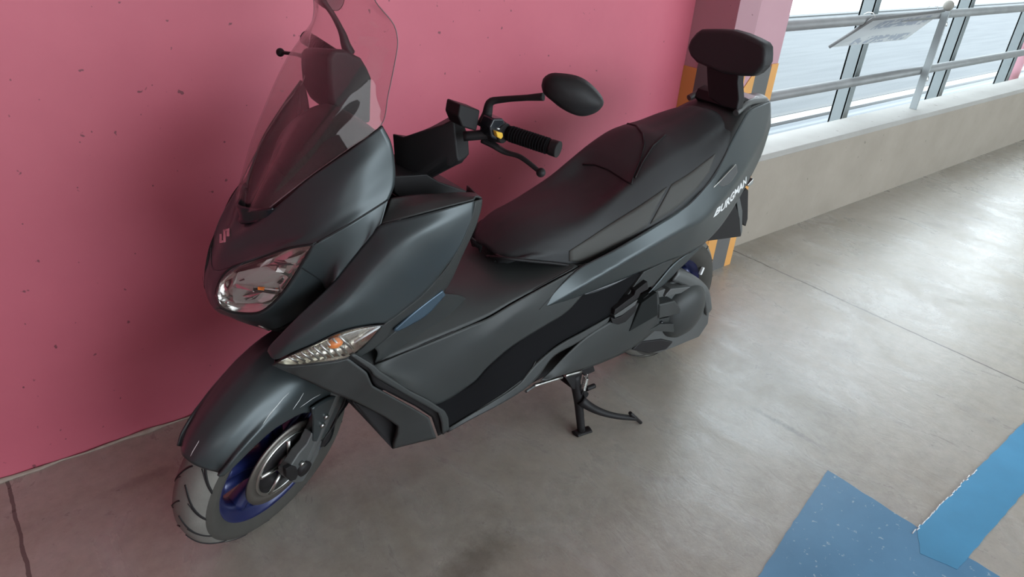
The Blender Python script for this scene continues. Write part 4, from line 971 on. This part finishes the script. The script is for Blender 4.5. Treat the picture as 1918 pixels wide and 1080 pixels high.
# ---- marks laid on the surfaces
bpy.context.view_layer.update()
def bvh_of(names):
    vs, fs = [], []
    for o in bike.children:
        if o.type == 'MESH' and o.name.split('.')[0] in names:
            n0 = len(vs); vs += [v.co.copy() for v in o.data.vertices]; fs += [[n0 + i for i in p.vertices] for p in o.data.polygons]
    return BVHTree.FromPolygons(vs, fs)
PAN = bvh_of({'nose_cowl', 'side_cowl', 'leg_shield', 'tail_panel', 'front_mudguard', 'fork_cover', 'headlight_divider', 'side_cover', 'lower_front_cover', 'engine_side_cover', 'shield_edge', 'chin_fairing', 'centre_tunnel', 'seat', 'tail_lower_extension'})
def on(px, py, off=.0025):
    r = bray(px, py); hit = PAN.ray_cast(CB, r)
    if hit[0] is None: return None
    nn = hit[1]; nn = nn if nn.dot(r) < 0 else -nn
    return hit[0] + nn * off
def stroke(name, px, r, m, off=.0025, parent=bike, step=6, taper=False, **kw):
    pts = []
    for a, b_ in zip(px, px[1:]):
        n = max(1, int(math.hypot(b_[0] - a[0], b_[1] - a[1]) / step)); pts += [(a[0] + (b_[0] - a[0]) * i / n, a[1] + (b_[1] - a[1]) * i / n) for i in range(n)]
    pts.append(px[-1]); q = [on(*p_, off) for p_ in pts]; q = [v for v in q if v is not None]
    if len(q) < 2: print('stroke missed', name, px[0]); return
    bm = bmesh.new(); rr = [r * (.25 + .75 * math.sin(math.pi * (i + .5) / len(q))) for i in range(len(q))] if taper else r
    tube_bm(bm, q, rr, 6, len(q), smooth=False); return bm_obj(name, bm, m, parent, smooth=True, **kw)
# panel gaps
for px in ([(727, 373), (690, 396), (655, 418), (620, 439), (588, 457)], [(587, 459), (562, 500), (531, 547), (506, 573)],
           [(713, 421), (770, 406), (830, 390), (888, 375)], [(694, 685), (741, 666), (800, 641), (880, 608), (914, 593), (960, 566), (1010, 537), (1074, 502)],
           [(1009, 579), (1040, 545), (1071, 513), (1094, 496)]):
    stroke('panel_gap', px, .0022, BLACK, .0005)
# seat piping round the rider's bolster
stroke('seat_piping', [(1092, 309), (1115, 309), (1140, 318), (1165, 334), (1182, 346)], .0032, BLACK, .0045, seat)
stroke('seat_piping', [(1176, 234), (1192, 238), (1204, 252), (1207, 272), (1200, 300), (1190, 325), (1182, 346)], .0034, BLACK, .0045, seat)
stroke('seat_piping', [(1190, 335), (1204, 305), (1222, 275), (1246, 254)], .0034, BLACK, .0045, seat)
# thin pale grey streaks laid on the mudguard
for px in ([(557, 719), (530, 745), (505, 775), (480, 812)], [(574, 724), (560, 748), (541, 775)], [(611, 731), (585, 745), (552, 768)], [(354, 862), (362, 845), (380, 815)]):
    stroke('pale_streak', px, .0016, STREAK, .001, fen, taper=True)
stroke('pale_streak', [(621, 784), (613, 797)], .002, STREAK, .001, fen)
# nose emblem: angular two-bar S
def decal(name, polys, m, off=.003, parent=bike, thick=.0):
    bm = bmesh.new(); ok = False
    for pl in polys:
        q = [on(*p_, off) for p_ in pl]
        if any(v is None for v in q): continue
        bm.faces.new([bm.verts.new(v) for v in q]); ok = True
    if not ok: print('decal missed', name); bm.free(); return
    o = bm_obj(name, bm, m, parent); s = o.modifiers.new('s', 'SOLIDIFY'); s.thickness = .002; s.offset = 0; return o
def EM(pts): return [(404 + u / 24, 420 + v / 24) for u, v in pts]
decal('nose_emblem', [EM([(252, 485), (358, 482), (362, 790), (362, 862), (250, 888)]), EM([(362, 770), (430, 750), (430, 850), (362, 862)]), EM([(400, 290), (520, 330), (530, 826), (430, 850), (420, 600)]),
                      EM([(400, 290), (470, 275), (560, 245), (560, 345), (520, 355)]), EM([(560, 262), (690, 215), (690, 595), (558, 590)])], LOGO, off=.0035)
# model lettering on the tail
fc = bpy.data.curves.new('lettering', 'FONT'); fc.body = 'BURGMAN'; fc.size = 1; fc.shear = .35; fc.offset = .03; fc.resolution_u = 2
to = bpy.data.objects.new('lettering', fc); COL.objects.link(to); bpy.context.view_layer.update()
tm = bpy.data.meshes.new_from_object(to.evaluated_get(bpy.context.evaluated_depsgraph_get())); bpy.data.objects.remove(to)
xs = [v.co.x for v in tm.vertices]; ys = [v.co.y for v in tm.vertices]; x0, x1, y0, y1 = min(xs), max(xs), min(ys), max(ys)
bot = [(1335, 407), (1359, 388), (1378, 366), (1391, 351), (1400, 338)]; top_ = [(1337, 394), (1357, 376), (1376, 354), (1389, 340), (1398, 328)]
bq = rs([Vector((a, b_, 0)) for a, b_ in bot], 60); tq = rs([Vector((a, b_, 0)) for a, b_ in top_], 60)
bm = bmesh.new(); bm.from_mesh(tm); bad = []
for v in bm.verts:
    u_ = (v.co.x - x0) / (x1 - x0); w_ = (v.co.y - y0) / (y1 - y0); k = u_ ** .85 * 58; i = int(k); a = bq[i].lerp(bq[i+1], k - i); b_ = tq[i].lerp(tq[i+1], k - i); q = a.lerp(b_, w_)
    r = on(q.x, q.y, .0022)
    if r is None: bad.append(v)
    else: v.co = r
if bad: bmesh.ops.delete(bm, geom=bad, context='VERTS')
bm_obj('tail_lettering', bm, WHITE, bike)
